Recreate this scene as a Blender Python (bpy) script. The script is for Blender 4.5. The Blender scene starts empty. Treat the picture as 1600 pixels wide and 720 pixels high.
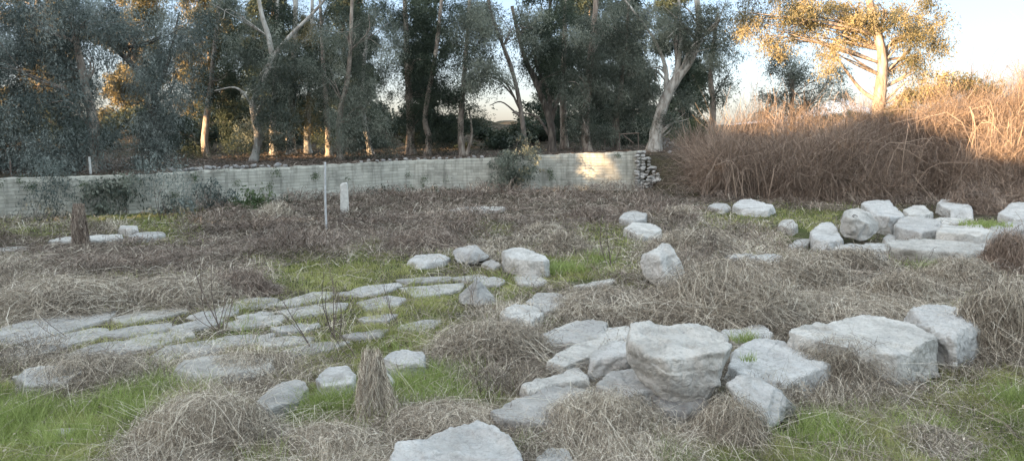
import bpy, bmesh, math, random
import numpy as np
from mathutils import Vector
# ------------------------------------------------------------------ camera
scn = bpy.context.scene
COL = scn.collection
CH = 3.2; F = 1186.0; PITCH = math.atan(165/F)
cam = bpy.data.objects.new('camera', bpy.data.cameras.new('camera'))
COL.objects.link(cam); scn.camera = cam
cam.location = (0, 0, CH)
cam.rotation_euler = (math.pi/2-PITCH, 0, 0)
cam.data.lens = 36*F/1600; cam.data.sensor_width = 36
cam.data.clip_start = 0.1; cam.data.clip_end = 20000
# ------------------------------------------------------------------ world + sun
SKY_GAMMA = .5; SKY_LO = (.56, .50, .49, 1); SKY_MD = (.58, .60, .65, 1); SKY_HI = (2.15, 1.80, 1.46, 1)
SUN_EL = math.radians(7.0); SUN_A = math.radians(35)      # light travels along +x, turned SUN_A towards +y
to_sun = Vector((-math.cos(SUN_A)*math.cos(SUN_EL), -math.sin(SUN_A)*math.cos(SUN_EL), math.sin(SUN_EL)))
w = bpy.data.worlds.new('World'); scn.world = w; w.use_nodes = True
nt = w.node_tree; bg = nt.nodes['Background']
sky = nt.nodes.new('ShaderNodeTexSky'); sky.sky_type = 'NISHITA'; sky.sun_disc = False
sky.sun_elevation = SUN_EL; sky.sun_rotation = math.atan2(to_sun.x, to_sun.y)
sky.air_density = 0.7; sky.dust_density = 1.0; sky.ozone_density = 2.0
gm = nt.nodes.new('ShaderNodeGamma'); gm.inputs[1].default_value = SKY_GAMMA; nt.links.new(sky.outputs[0], gm.inputs[0])   # compresses the sky; the ramp brightens it overhead to light the stones
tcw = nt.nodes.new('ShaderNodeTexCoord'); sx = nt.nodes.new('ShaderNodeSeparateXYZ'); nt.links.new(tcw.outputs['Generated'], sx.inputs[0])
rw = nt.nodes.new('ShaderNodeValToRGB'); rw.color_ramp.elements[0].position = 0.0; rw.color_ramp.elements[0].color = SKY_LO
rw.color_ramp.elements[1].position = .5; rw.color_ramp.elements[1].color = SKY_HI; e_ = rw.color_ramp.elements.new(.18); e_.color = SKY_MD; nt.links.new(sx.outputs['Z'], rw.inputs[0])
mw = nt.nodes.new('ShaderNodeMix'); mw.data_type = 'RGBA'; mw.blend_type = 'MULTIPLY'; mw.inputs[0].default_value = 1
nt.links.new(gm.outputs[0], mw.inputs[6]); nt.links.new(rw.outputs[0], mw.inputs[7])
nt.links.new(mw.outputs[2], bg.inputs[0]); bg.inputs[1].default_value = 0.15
sl = bpy.data.lights.new('sun', 'SUN'); sl.energy = 3.0; sl.angle = math.radians(0.5); sl.color = (1.0, 0.66, 0.36)
so = bpy.data.objects.new('sun', sl); COL.objects.link(so)
so.rotation_euler = (-to_sun).to_track_quat('-Z', 'Y').to_euler()
vs = scn.view_settings; vs.view_transform = 'Standard'; vs.look = 'None'; vs.gamma = 1; vs.exposure = 3.0
scn.cycles.max_bounces = 5; scn.cycles.transparent_max_bounces = 4
# ------------------------------------------------------------------ numpy helpers
rng = np.random.default_rng(7); random.seed(7)
def _hash(ix, iy, iz, s):
    h = (ix.astype(np.int64)*374761393 + iy.astype(np.int64)*668265263 + iz.astype(np.int64)*2147483647 + s*1442695041) & 0xffffffff
    h = ((h ^ (h >> 13))*1274126177) & 0xffffffff
    h = (h ^ (h >> 16)) & 0xffff
    return h/65535.0
def vnoise(P, s=0):
    P = np.asarray(P, float); I = np.floor(P); f = P-I; f = f*f*(3-2*f); I = I.astype(np.int64)
    r = 0
    for dx in (0, 1):
        wx = f[:, 0] if dx else 1-f[:, 0]
        for dy in (0, 1):
            wy = f[:, 1] if dy else 1-f[:, 1]
            for dz in (0, 1):
                wz = f[:, 2] if dz else 1-f[:, 2]
                r = r + wx*wy*wz*_hash(I[:, 0]+dx, I[:, 1]+dy, I[:, 2]+dz, s)
    return r*2-1
def fbm(P, o=4, s=0, g=0.5):
    a, r, t = 1.0, 0, 0
    for k in range(o):
        r = r+a*vnoise(P*(2.03**k)+k*17.3, s+k); t += a; a *= g
    return r/t
def sstep(v, a, b):
    t = np.clip((v-a)/(b-a), 0, 1); return t*t*(3-2*t)
def ray(px, py):
    px = np.asarray(px, float); py = np.asarray(py, float)
    x = (px-800)/F; y = (360-py)/F; c, s = math.cos(PITCH), math.sin(PITCH)
    return np.stack([x, c+y*s+0*x, -s+y*c+0*x], -1)
def at_z(px, py, z=0.0):
    d = ray(px, py); t = (z-CH)/d[..., 2]
    return np.array([0, 0, CH])+d*t[..., None]
def at_d(px, py, D):
    d = ray(px, py); t = D/d[..., 1]
    return np.array([0, 0, CH])+d*np.asarray(t)[..., None]
def gdist(py): return float(at_z(800, py, 0)[1])
# ------------------------------------------------------------------ terrain
WB = [(-900, 349), (-300, 349), (0, 342), (200, 333), (320, 325), (430, 317), (540, 308), (640, 301), (760, 299), (870, 298), (1003, 298)]
WT = [278, 279, 279, 274, 266, 262, 256, 251, 247, 241, 236]
wbp = np.array([at_z(a, b, 0) for a, b in WB])
wtz = np.array([at_d(a, t, p[1]+.05)[2] for (a, b), t, p in zip(WB, WT, wbp)])
def wall_y(x): return np.interp(x, wbp[:, 0], wbp[:, 1])
def wall_top(x): return np.interp(x, wbp[:, 0], wtz)
XE = wbp[-1, 0]
def ground(x, y):
    x = np.asarray(x, float); y = np.asarray(y, float)
    P = np.stack([x*0.35, y*0.35, 0*x], -1).reshape(-1, 3)
    n = fbm(P, 3, 5).reshape(x.shape)
    z = 0.07*n
    U = wall_top(x)-0.12
    stepv = np.where(y > wall_y(x)+0.27, 1.0, 0.0)
    yb = 34.0+1.2*np.sin(x*0.5)+np.clip(x-18, 0, 30)*-0.05
    bank = sstep(y, yb, yb+6.0)
    k = sstep(x, XE-.1, XE+1.6)
    m = stepv*(1-k)+bank*k
    up = U+0.10*n+sstep(y, 42, 66)*(2.1-0.07*np.clip(x+5, 0, 30))*(1+.35*n)
    up = up*(1-sstep(y, 90, 200))+1.0*sstep(y, 90, 200)
    z = z*(1-m)+up*m
    z = z+1.65*(1-sstep(y, 1.2, 4.8))                       # the bank the photographer stands on
    z = z+1.6*sstep(-x, 24, 30)*(1-sstep(y, 24, 30))       # unseen bank added left of the dig to block low sun
    return z
def at_ground(px, py, zmax=4):
    p = at_z(px, py, 0.0)
    for _ in range(4):
        z = ground(p[..., 0], p[..., 1]); z = np.clip(z, -0.2, 0.35)
        d = ray(px, py); t = (z-CH)/d[..., 2]; p = np.array([0, 0, CH])+d*t[..., None]
    return p
GR = """ddddbbbbbbbbbbbbbbbbbbbbbbbbbbbb
ddggggbbbbbbbbbbbbbbbbggggggbddd
ggddggbbbbbbbbbgbdggddddggdgdgdd
bbbbbbbbbbbgbddddgdgdddddgdddGdd
dbbbbbbbggggggddggGgddddddddGGdd
ddddddddggggsssggggddddddgdddddd
dddddddsssssgggggddddddddddddddd
sssssssgsgsgggsdddddddddgddddddd
sssssssgsgsggggddddddddddddddddd
sssssssgsgggggdddddddddddddddddd
ddsssssdsgggGGdddddddddddddddddd
dddddddddddGGGGddddddddddddddgdg
GdggGGgddgGGGGGddddddddddddddggg
GGGGGGddgGGggGGgddddddddddddgggG
GGGGGddggGggddddddddddddgGGggggG
GGGGgddgggGgddddddddddGGGGgGgGgg
GGGgdddgggdddddddddddGGGgGgggggG""".split('\n')
GRA = np.array([[('sdgbG'.index(c)) for c in r] for r in GR])
def cover(px, py):
    jx = px+rng.normal(0, 20, px.shape); jy = py+rng.normal(0, 8, py.shape)
    return GRA[np.clip(((jy-300)/25).astype(int), 0, 16), np.clip((jx/50).astype(int), 0, 31)]
def to_px(P):
    c, s = math.cos(PITCH), math.sin(PITCH)
    x, y, z = P[..., 0], P[..., 1], P[..., 2]-CH
    f = np.maximum(c*y-s*z, 0.5); u = s*y+c*z
    return 800+F*x/f, 360-F*u/f
# ------------------------------------------------------------------ mesh helpers
def mk(name, V, Fc, mat, parent=None, smooth=False, tint=None, fsize=4):
    me = bpy.data.meshes.new(name); V = np.asarray(V, np.float32).reshape(-1, 3); Fc = np.asarray(Fc, np.int32).reshape(-1, fsize)
    me.vertices.add(len(V)); me.vertices.foreach_set('co', V.ravel())
    me.loops.add(Fc.size); me.loops.foreach_set('vertex_index', Fc.ravel())
    me.polygons.add(len(Fc)); me.polygons.foreach_set('loop_start', np.arange(0, Fc.size, fsize, dtype=np.int32))
    me.update(calc_edges=True)
    if smooth: me.polygons.foreach_set('use_smooth', np.ones(len(Fc), bool))
    if tint is not None:
        a = me.attributes.new('tint', 'FLOAT', 'POINT'); a.data.foreach_set('value', np.asarray(tint, np.float32).ravel())
    me.materials.append(mat)
    o = bpy.data.objects.new(name, me); COL.objects.link(o)
    if parent: o.parent = parent
    return o
def tag(o, label=None, cat=None, group=None, kind=None):
    if label: o['label'] = label
    if cat: o['category'] = cat
    if group: o['group'] = group
    if kind: o['kind'] = kind
    return o
def empty(name, loc, label, cat, group=None):
    o = bpy.data.objects.new(name, None); COL.objects.link(o); o.location = loc; o.empty_display_size = .2
    return tag(o, label, cat, group)
class Buf:
    def __init__(s): s.V = []; s.F = []; s.T = []; s.n = 0
    def add(s, V, Fc, T):
        s.V.append(V.reshape(-1, 3)); s.F.append(Fc.reshape(-1, 4)+s.n); s.T.append(T.ravel()); s.n += V.reshape(-1, 3).shape[0]
    def build(s, name, mat, parent=None, smooth=False, origin=None):
        V = np.concatenate(s.V)
        if origin is not None: V = V-np.asarray(origin)
        o = mk(name, V, np.concatenate(s.F), mat, None, smooth, np.concatenate(s.T))
        if parent is not None: o.parent = parent
        elif origin is not None: o.location = origin
        return o
def ribbons(buf, P, wd, tint, taper=True, side=None):
    S, K, _ = P.shape
    if S == 0: return
    if side is None:
        a = rng.uniform(0, 2*np.pi, S); side = np.stack([np.cos(a), np.sin(a)*.5, rng.normal(0, .3, S)], -1)
    side = side/np.linalg.norm(side, axis=1)[:, None]
    k = np.linspace(1, .15 if taper else .7, K)
    off = side[:, None, :]*(np.asarray(wd).reshape(-1, 1)*k[None]*.5)[..., None]
    V = np.stack([P-off, P+off], 2)            # S,K,2,3
    base = (np.arange(S)*K*2)[:, None]+(np.arange(K-1)*2)[None]
    Fc = np.stack([base, base+1, base+3, base+2], -1)
    T = np.repeat(np.asarray(tint), K*2)
    buf.add(V, Fc, T)
def tube(buf, pts, rad, n=8, tint=.5, wob=0.0):
    pts = np.asarray(pts, float); K = len(pts); rad = np.asarray(rad, float)
    d = np.gradient(pts, axis=0); d /= np.linalg.norm(d, axis=1)[:, None]+1e-9
    ref = np.array([0.2, 1, 0.1]); u = np.cross(d, ref); u /= np.linalg.norm(u, axis=1)[:, None]+1e-9; v = np.cross(d, u)
    a = np.linspace(0, 2*np.pi, n, endpoint=False)
    r = rad[:, None]*(1+wob*rng.normal(0, 1, (K, n)))
    V = pts[:, None]+u[:, None]*(np.cos(a)*r)[..., None]+v[:, None]*(np.sin(a)*r)[..., None]
    i = (np.arange(K-1)*n)[:, None]+np.arange(n)[None]; j = (np.arange(K-1)*n)[:, None]+((np.arange(n)+1) % n)[None]
    Fc = np.stack([i, j, j+n, i+n], -1)
    buf.add(V, Fc, np.full(K*n, tint))
def spline(pts, n):
    pts = np.asarray(pts, float); K = len(pts)
    if K < 3:
        t = np.linspace(0, 1, n)[:, None]; return pts[0]*(1-t)+pts[-1]*t
    P = np.vstack([2*pts[0]-pts[1], pts, 2*pts[-1]-pts[-2]])
    out = []
    for s in np.linspace(0, K-1-1e-6, n):
        i = int(s); t = s-i; a, b, c, d = P[i], P[i+1], P[i+2], P[i+3]
        out.append(.5*(2*b+(c-a)*t+(2*a-5*b+4*c-d)*t*t+(3*b-a-3*c+d)*t**3))
    return np.array(out)
# ------------------------------------------------------------------ materials
def newmat(name):
    m = bpy.data.materials.new(name); m.use_nodes = True; n = m.node_tree; n.nodes.clear()
    return m, n, n.nodes.new, n.links.new
def ramp(N, stops):
    r = N('ShaderNodeValToRGB'); e = r.color_ramp.elements
    while len(e) > 1: e.remove(e[0])
    e[0].position = stops[0][0]; e[0].color = (*stops[0][1], 1)
    for p, c in stops[1:]:
        q = e.new(p); q.color = (*c, 1)
    return r
def leafmat(name, stops, trans=.25, rough=.6, nscale=0.0):
    m, n, N, L = newmat(name)
    a = N('ShaderNodeAttribute'); a.attribute_name = 'tint'
    r = ramp(N, stops); L(a.outputs['Fac'], r.inputs[0])
    d = N('ShaderNodeBsdfPrincipled'); d.inputs['Roughness'].default_value = rough; d.inputs['Specular IOR Level'].default_value = .25
    t = N('ShaderNodeBsdfTranslucent'); mx = N('ShaderNodeMixShader'); mx.inputs[0].default_value = trans
    L(r.outputs[0], d.inputs['Base Color']); L(r.outputs[0], t.inputs['Color'])
    o = N('ShaderNodeOutputMaterial'); L(d.outputs[0], mx.inputs[1]); L(t.outputs[0], mx.inputs[2]); L(mx.outputs[0], o.inputs[0])
    return m
M = {}
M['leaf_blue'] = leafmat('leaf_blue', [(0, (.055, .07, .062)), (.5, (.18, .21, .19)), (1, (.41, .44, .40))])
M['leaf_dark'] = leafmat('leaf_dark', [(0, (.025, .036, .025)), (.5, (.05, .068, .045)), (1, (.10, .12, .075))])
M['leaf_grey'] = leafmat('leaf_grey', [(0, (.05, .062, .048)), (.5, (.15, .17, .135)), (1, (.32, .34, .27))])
M['leaf_sun_gold'] = leafmat('leaf_sun_gold', [(0, (.10, .10, .055)), (.5, (.23, .195, .10)), (1, (.38, .31, .17))], .2)  # low-sun gold put into the leaf colour
M['shrub'] = leafmat('shrub', [(0, (.04, .07, .03)), (.5, (.08, .12, .05)), (1, (.14, .18, .08))])
M['grass'] = leafmat('grass', [(0, (.16, .16, .06)), (.45, (.34, .35, .13)), (.8, (.48, .49, .20)), (1, (.60, .55, .33))], .4)
M['lush'] = leafmat('lush', [(0, (.11, .14, .045)), (.5, (.27, .34, .105)), (1, (.44, .50, .20))], .4)
M['straw'] = leafmat('straw', [(0, (.07, .055, .04)), (.35, (.21, .175, .135)), (.65, (.44, .385, .305)), (.85, (.68, .61, .50)), (1, (.84, .77, .64))], .03)
M['brush'] = leafmat('brush', [(0, (.07, .053, .042)), (.5, (.20, .155, .125)), (.85, (.38, .31, .25)), (1, (.56, .49, .40))], .03)
M['bramble'] = leafmat('bramble', [(0, (.09, .066, .052)), (.5, (.26, .195, .15)), (1, (.48, .37, .285))], .03)
M['twig'] = leafmat('twig', [(0, (.07, .055, .045)), (.5, (.13, .1, .085)), (1, (.27, .22, .18))], 0)
def stonemat(name, c1, c2, c3, scale=1.0, bump=.5, streak=True):
    m, n, N, L = newmat(name)
    tc = N('ShaderNodeTexCoord'); oi = N('ShaderNodeObjectInfo')
    ad = N('ShaderNodeVectorMath'); ad.operation = 'ADD'; mu = N('ShaderNodeVectorMath'); mu.operation = 'SCALE'; mu.inputs['Scale'].default_value = 37
    L(oi.outputs['Location'], mu.inputs[0]); L(tc.outputs['Object'], ad.inputs[0]); L(mu.outputs[0], ad.inputs[1])
    def noise(sc, det, rough=.6, dist=0):
        q = N('ShaderNodeTexNoise'); q.inputs['Scale'].default_value = sc*scale; q.inputs['Detail'].default_value = det
        q.inputs['Roughness'].default_value = rough; q.inputs['Distortion'].default_value = dist; L(ad.outputs[0], q.inputs['Vector']); return q
    n1 = noise(2.2, 8, .65, .4); n2 = noise(22, 6, .7); n3 = noise(5, 10, .75, 1.2); n4 = noise(70, 4, .7)
    r1 = ramp(N, [(.3, c1), (.55, c2), (.75, c3)]); L(n1.outputs['Fac'], r1.inputs[0])
    r2 = ramp(N, [(.36, (.36, .36, .36)), (.5, (1, 1, 1))]); L(n2.outputs['Fac'], r2.inputs[0])
    mx = N('ShaderNodeMix'); mx.data_type = 'RGBA'; mx.blend_type = 'MULTIPLY'; mx.inputs[0].default_value = .35
    L(r1.outputs[0], mx.inputs[6]); L(r2.outputs[0], mx.inputs[7])
    r3 = ramp(N, [(.33, (.42, .43, .44)), (.42, (1, 1, 1)), (.66, (1, 1, 1)), (.78, (1.0, .9, .76))]); L(n3.outputs['Fac'], r3.inputs[0])
    m2 = N('ShaderNodeMix'); m2.data_type = 'RGBA'; m2.blend_type = 'MULTIPLY'; m2.inputs[0].default_value = .5
    L(mx.outputs[2], m2.inputs[6]); L(r3.outputs[0], m2.inputs[7])
    # dark hairline cracks
    vo = N('ShaderNodeTexVoronoi'); vo.feature = 'DISTANCE_TO_EDGE'; vo.inputs['Scale'].default_value = 2.3*scale
    dn = N('ShaderNodeVectorMath'); dn.operation = 'MULTIPLY_ADD'; dn.inputs[1].default_value = (.5, .5, .5); L(n3.outputs['Color'], dn.inputs[0]); L(ad.outputs[0], dn.inputs[2]); L(dn.outputs[0], vo.inputs['Vector'])
    rc = ramp(N, [(0, (.35, .33, .31)), (.012, (1, 1, 1))]); L(vo.outputs['Distance'], rc.inputs[0])
    m3 = N('ShaderNodeMix'); m3.data_type = 'RGBA'; m3.blend_type = 'MULTIPLY'; m3.inputs[0].default_value = .65
    L(m2.outputs[2], m3.inputs[6]); L(rc.outputs[0], m3.inputs[7])
    b = N('ShaderNodeBsdfPrincipled'); b.inputs['Roughness'].default_value = .9; b.inputs['Specular IOR Level'].default_value = .2
    rr = ramp(N, [(0, (.74, .73, .72)), (.3, (.9, .9, .9)), (.6, (1, 1, 1)), (1, (1.0, .98, .94))]); L(oi.outputs['Random'], rr.inputs[0])
    m4 = N('ShaderNodeMix'); m4.data_type = 'RGBA'; m4.blend_type = 'MULTIPLY'; m4.inputs[0].default_value = 1
    L(m3.outputs[2], m4.inputs[6]); L(rr.outputs[0], m4.inputs[7])
    # grey-brown lichen and soil stain in irregular patches
    n5 = noise(1.3, 9, .72, .8); r5 = ramp(N, [(.50, (0, 0, 0)), (.64, (.75, .75, .75))]); L(n5.outputs['Fac'], r5.inputs[0])
    m5 = N('ShaderNodeMix'); m5.data_type = 'RGBA'; L(r5.outputs[0], m5.inputs[0]); L(m4.outputs[2], m5.inputs[6]); m5.inputs[7].default_value = (.32, .31, .285, 1)
    L(m5.outputs[2], b.inputs['Base Color'])
    h = N('ShaderNodeMath'); h.operation = 'MULTIPLY_ADD'; h.inputs[1].default_value = .35; L(n2.outputs['Fac'], h.inputs[0]); L(n3.outputs['Fac'], h.inputs[2])
    h2 = N('ShaderNodeMath'); h2.operation = 'MULTIPLY_ADD'; h2.inputs[1].default_value = .12; L(n4.outputs['Fac'], h2.inputs[0]); L(h.outputs[0], h2.inputs[2])
    bp = N('ShaderNodeBump'); bp.inputs['Strength'].default_value = bump; bp.inputs['Distance'].default_value = .11; L(h2.outputs[0], bp.inputs['Height']); L(bp.outputs[0], b.inputs['Normal'])
    o = N('ShaderNodeOutputMaterial'); L(b.outputs[0], o.inputs[0]); return m
M['stone'] = stonemat('pale_limestone', (.47, .465, .45), (.62, .61, .585), (.70, .685, .65), 1, .8)
M['paving'] = stonemat('grey_paving_stone', (.38, .375, .36), (.54, .53, .505), (.65, .635, .60), 1.5, .8)
M['small'] = stonemat('rubble_stone', (.26, .25, .25), (.38, .37, .36), (.5, .49, .47), 2.5, .5)
M['shade_stone'] = stonemat('shade_toned_stone', (.16, .15, .145), (.24, .23, .22), (.33, .31, .30), 2, .6)  # dark tones put the shade of the gap under the great block into colour
def barkmat(name, a, b_, c, sc=3):
    m, n, N, L = newmat(name)
    tc = N('ShaderNodeTexCoord'); mp = N('ShaderNodeMapping'); mp.inputs['Scale'].default_value = (sc, sc, sc*.3); L(tc.outputs['Object'], mp.inputs[0])
    no = N('ShaderNodeTexNoise'); no.inputs['Scale'].default_value = 2; no.inputs['Detail'].default_value = 8; no.inputs['Distortion'].default_value = .6; L(mp.outputs[0], no.inputs['Vector'])
    r = ramp(N, [(.35, a), (.5, b_), (.65, c)]); L(no.outputs['Fac'], r.inputs[0])
    b = N('ShaderNodeBsdfPrincipled'); b.inputs['Roughness'].default_value = .85; L(r.outputs[0], b.inputs['Base Color'])
    bp = N('ShaderNodeBump'); bp.inputs['Strength'].default_value = .5; bp.inputs['Distance'].default_value = .04; L(no.outputs['Fac'], bp.inputs['Height']); L(bp.outputs[0], b.inputs['Normal'])
    o = N('ShaderNodeOutputMaterial'); L(b.outputs[0], o.inputs[0]); return m
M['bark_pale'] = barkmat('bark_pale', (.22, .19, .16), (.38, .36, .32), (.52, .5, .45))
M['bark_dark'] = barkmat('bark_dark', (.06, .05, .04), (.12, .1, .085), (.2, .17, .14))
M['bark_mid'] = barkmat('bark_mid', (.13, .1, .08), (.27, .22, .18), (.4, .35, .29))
def plain(name, c, rough=.6, metal=0):
    m, n, N, L = newmat(name)
    tc = N('ShaderNodeTexCoord'); no = N('ShaderNodeTexNoise'); no.inputs['Scale'].default_value = 9; no.inputs['Detail'].default_value = 6; L(tc.outputs['Object'], no.inputs['Vector'])
    r = ramp(N, [(.3, tuple(v*.7 for v in c)), (.65, c)]); L(no.outputs['Fac'], r.inputs[0])
    b = N('ShaderNodeBsdfPrincipled'); b.inputs['Roughness'].default_value = rough; b.inputs['Metallic'].default_value = metal; L(r.outputs[0], b.inputs['Base Color'])
    o = N('ShaderNodeOutputMaterial'); L(b.outputs[0], o.inputs[0]); return m
M['pole'] = plain('galvanised_pipe', (.62, .64, .65), .45, .3)
M['rust'] = plain('rusty_frame', (.22, .17, .14), .8)
M['marble'] = plain('white_marble', (.62, .62, .58), .7)
M['hole'] = plain('socket_shade', (.03, .028, .025), .95)  # near-black stands in for the shade inside the drum boulder's hole
def groundmat():
    m, n, N, L = newmat('earth_and_litter')
    g = N('ShaderNodeNewGeometry')
    def noise(sc, det, rough=.65):
        q = N('ShaderNodeTexNoise'); q.inputs['Scale'].default_value = sc; q.inputs['Detail'].default_value = det; q.inputs['Roughness'].default_value = rough; L(g.outputs['Position'], q.inputs['Vector']); return q
    n1 = noise(.7, 8); n2 = noise(14, 8, .75); n3 = noise(2.5, 6)
    soil = ramp(N, [(.3, (.035, .028, .02)), (.5, (.075, .06, .045)), (.7, (.15, .125, .095))]); L(n2.outputs['Fac'], soil.inputs[0])
    grn = ramp(N, [(.3, (.035, .042, .015)), (.5, (.07, .085, .025)), (.7, (.12, .14, .045))]); L(n2.outputs['Fac'], grn.inputs[0])
    a = N('ShaderNodeAttribute'); a.attribute_name = 'tint'
    ma = N('ShaderNodeMath'); ma.operation = 'MULTIPLY_ADD'; ma.inputs[1].default_value = 1.2; L(n3.outputs['Fac'], ma.inputs[0]); 
    sub = N('ShaderNodeMath'); sub.operation = 'SUBTRACT'; sub.inputs[1].default_value = .6; L(a.outputs['Fac'], sub.inputs[0]); L(sub.outputs[0], ma.inputs[2])
    cl = N('ShaderNodeClamp'); L(ma.outputs[0], cl.inputs[0])
    mx = N('ShaderNodeMix'); mx.data_type = 'RGBA'; L(cl.outputs[0], mx.inputs[0]); L(soil.outputs[0], mx.inputs[6]); L(grn.outputs[0], mx.inputs[7])
    b = N('ShaderNodeBsdfPrincipled'); b.inputs['Roughness'].default_value = .95; b.inputs['Specular IOR Level'].default_value = .1; L(mx.outputs[2], b.inputs['Base Color'])
    bp = N('ShaderNodeBump'); bp.inputs['Strength'].default_value = .8; bp.inputs['Distance'].default_value = .08; L(n2.outputs['Fac'], bp.inputs['Height']); L(bp.outputs[0], b.inputs['Normal'])
    o = N('ShaderNodeOutputMaterial'); L(b.outputs[0], o.inputs[0]); return m
M['ground'] = groundmat()
def wallmat():
    m, n, N, L = newmat('coursed_wall_stone')
    tc = N('ShaderNodeTexCoord')
    uv = N('ShaderNodeUVMap'); uv.uv_map = 'UVMap'
    no0 = N('ShaderNodeTexNoise'); no0.inputs['Scale'].default_value = 2.5; no0.inputs['Detail'].default_value = 4; L(tc.outputs['Object'], no0.inputs['Vector'])
    ds = N('ShaderNodeVectorMath'); ds.operation = 'MULTIPLY_ADD'; ds.inputs[1].default_value = (.10, .05, 0); L(no0.outputs['Color'], ds.inputs[0]); L(uv.outputs[0], ds.inputs[2])
    br = N('ShaderNodeTexBrick'); br.inputs['Scale'].default_value = 1; br.inputs['Brick Width'].default_value = .46; br.inputs['Row Height'].default_value = .135; br.squash = .62; br.squash_frequency = 3; br.offset = .37; br.offset_frequency = 3; br.inputs['Bias'].default_value = -.1
    br.inputs['Mortar Size'].default_value = .012; br.inputs['Mortar Smooth'].default_value = .5; br.inputs['Color1'].default_value = (.44, .43, .375, 1); br.inputs['Color2'].default_value = (.60, .585, .52, 1); br.inputs['Mortar'].default_value = (.41, .40, .355, 1)
    L(ds.outputs[0], br.inputs['Vector'])
    n2 = N('ShaderNodeTexNoise'); n2.inputs['Scale'].default_value = .8; n2.inputs['Detail'].default_value = 9; n2.inputs['Roughness'].default_value = .7; L(tc.outputs['Object'], n2.inputs['Vector'])
    r2 = ramp(N, [(.32, (.42, .42, .40)), (.5, (.85, .85, .82)), (.68, (1.0, .99, .95))]); L(n2.outputs['Fac'], r2.inputs[0])
    mp = N('ShaderNodeMapping'); mp.inputs['Scale'].default_value = (3.2, 3.2, .35); L(tc.outputs['Object'], mp.inputs[0])
    n3 = N('ShaderNodeTexNoise'); n3.inputs['Scale'].default_value = 1.5; n3.inputs['Detail'].default_value = 6; L(mp.outputs[0], n3.inputs['Vector'])
    r3 = ramp(N, [(.36, (.45, .45, .44)), (.5, (1, 1, 1))]); L(n3.outputs['Fac'], r3.inputs[0])
    m1 = N('ShaderNodeMix'); m1.data_type = 'RGBA'; m1.blend_type = 'MULTIPLY'; m1.inputs[0].default_value = .8; L(br.outputs['Color'], m1.inputs[6]); L(r2.outputs[0], m1.inputs[7])
    m2 = N('ShaderNodeMix'); m2.data_type = 'RGBA'; m2.blend_type = 'MULTIPLY'; m2.inputs[0].default_value = .45; L(m1.outputs[2], m2.inputs[6]); L(r3.outputs[0], m2.inputs[7])
    b = N('ShaderNodeBsdfPrincipled'); b.inputs['Roughness'].default_value = .93; L(m2.outputs[2], b.inputs['Base Color'])
    bp = N('ShaderNodeBump'); bp.inputs['Strength'].default_value = .6; bp.inputs['Distance'].default_value = .05; bp.invert = True; L(br.outputs['Fac'], bp.inputs['Height'])
    bp2 = N('ShaderNodeBump'); bp2.inputs['Strength'].default_value = .5; bp2.inputs['Distance'].default_value = .05; L(no0.outputs['Fac'], bp2.inputs['Height']); L(bp.outputs[0], bp2.inputs['Normal']); L(bp2.outputs[0], b.inputs['Normal'])
    o = N('ShaderNodeOutputMaterial'); L(b.outputs[0], o.inputs[0]); return m
M['wall'] = wallmat()
# ------------------------------------------------------------------ ground sheet
def axis(a, b, st, far):
    c = list(np.arange(a, b+1e-6, st)); s = st
    lo = []; v = a
    while v > -far: s *= 1.25; v -= s; lo.append(v)
    hi = []; v = c[-1]; s = st
    while v < far: s *= 1.25; v += s; hi.append(v)
    return np.array(lo[::-1]+c+hi)
gx = axis(-34, 34, .26, 6000); gy = axis(-6, 64, .26, 6000)
X, Y = np.meshgrid(gx, gy); Z = ground(X, Y)
G3 = np.stack([X, Y, Z], -1).reshape(-1, 3)
ppx, ppy = to_px(G3)
acc = 0
for _ in range(5):
    cc = cover(ppx, ppy); acc = acc+np.choose(cc, [0.15, .15, .9, .1, 1.0])
acc = acc/5; acc[G3[:, 2] > .6] = .12; acc[G3[:, 1] < 1] = .4
nx, ny = len(gx), len(gy)
ii = (np.arange(ny-1)*nx)[:, None]+np.arange(nx-1)[None]
g = mk('ground', G3, np.stack([ii, ii+1, ii+nx+1, ii+nx], -1), M['ground'], smooth=True, tint=acc)
tag(g, kind='structure')
# mountain far off, distance haze put into its pale blue colour
def ridge(name, pts, D, depth, colr):
    V = []; Fc = []
    n = len(pts)
    for k in range(n):
        p = at_d(pts[k][0], pts[k][1], D)
        V += [(p[0], D-depth, -5), (p[0]*1.0, D-depth*.45, p[2]*.55), (p[0], D, p[2]), (p[0], D+depth, -5)]
    for k in range(n-1):
        for j in range(3): Fc.append([k*4+j, k*4+j+1, k*4+j+5, k*4+j+4][::-1])
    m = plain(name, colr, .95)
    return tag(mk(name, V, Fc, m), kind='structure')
ridge('mountain', [(1180, 193), (1215, 184), (1250, 178), (1280, 166), (1300, 157), (1312, 153), (1328, 160), (1350, 172), (1400, 180), (1460, 186), (1520, 193)], 5200, 900, (.36, .42, .5))
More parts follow.
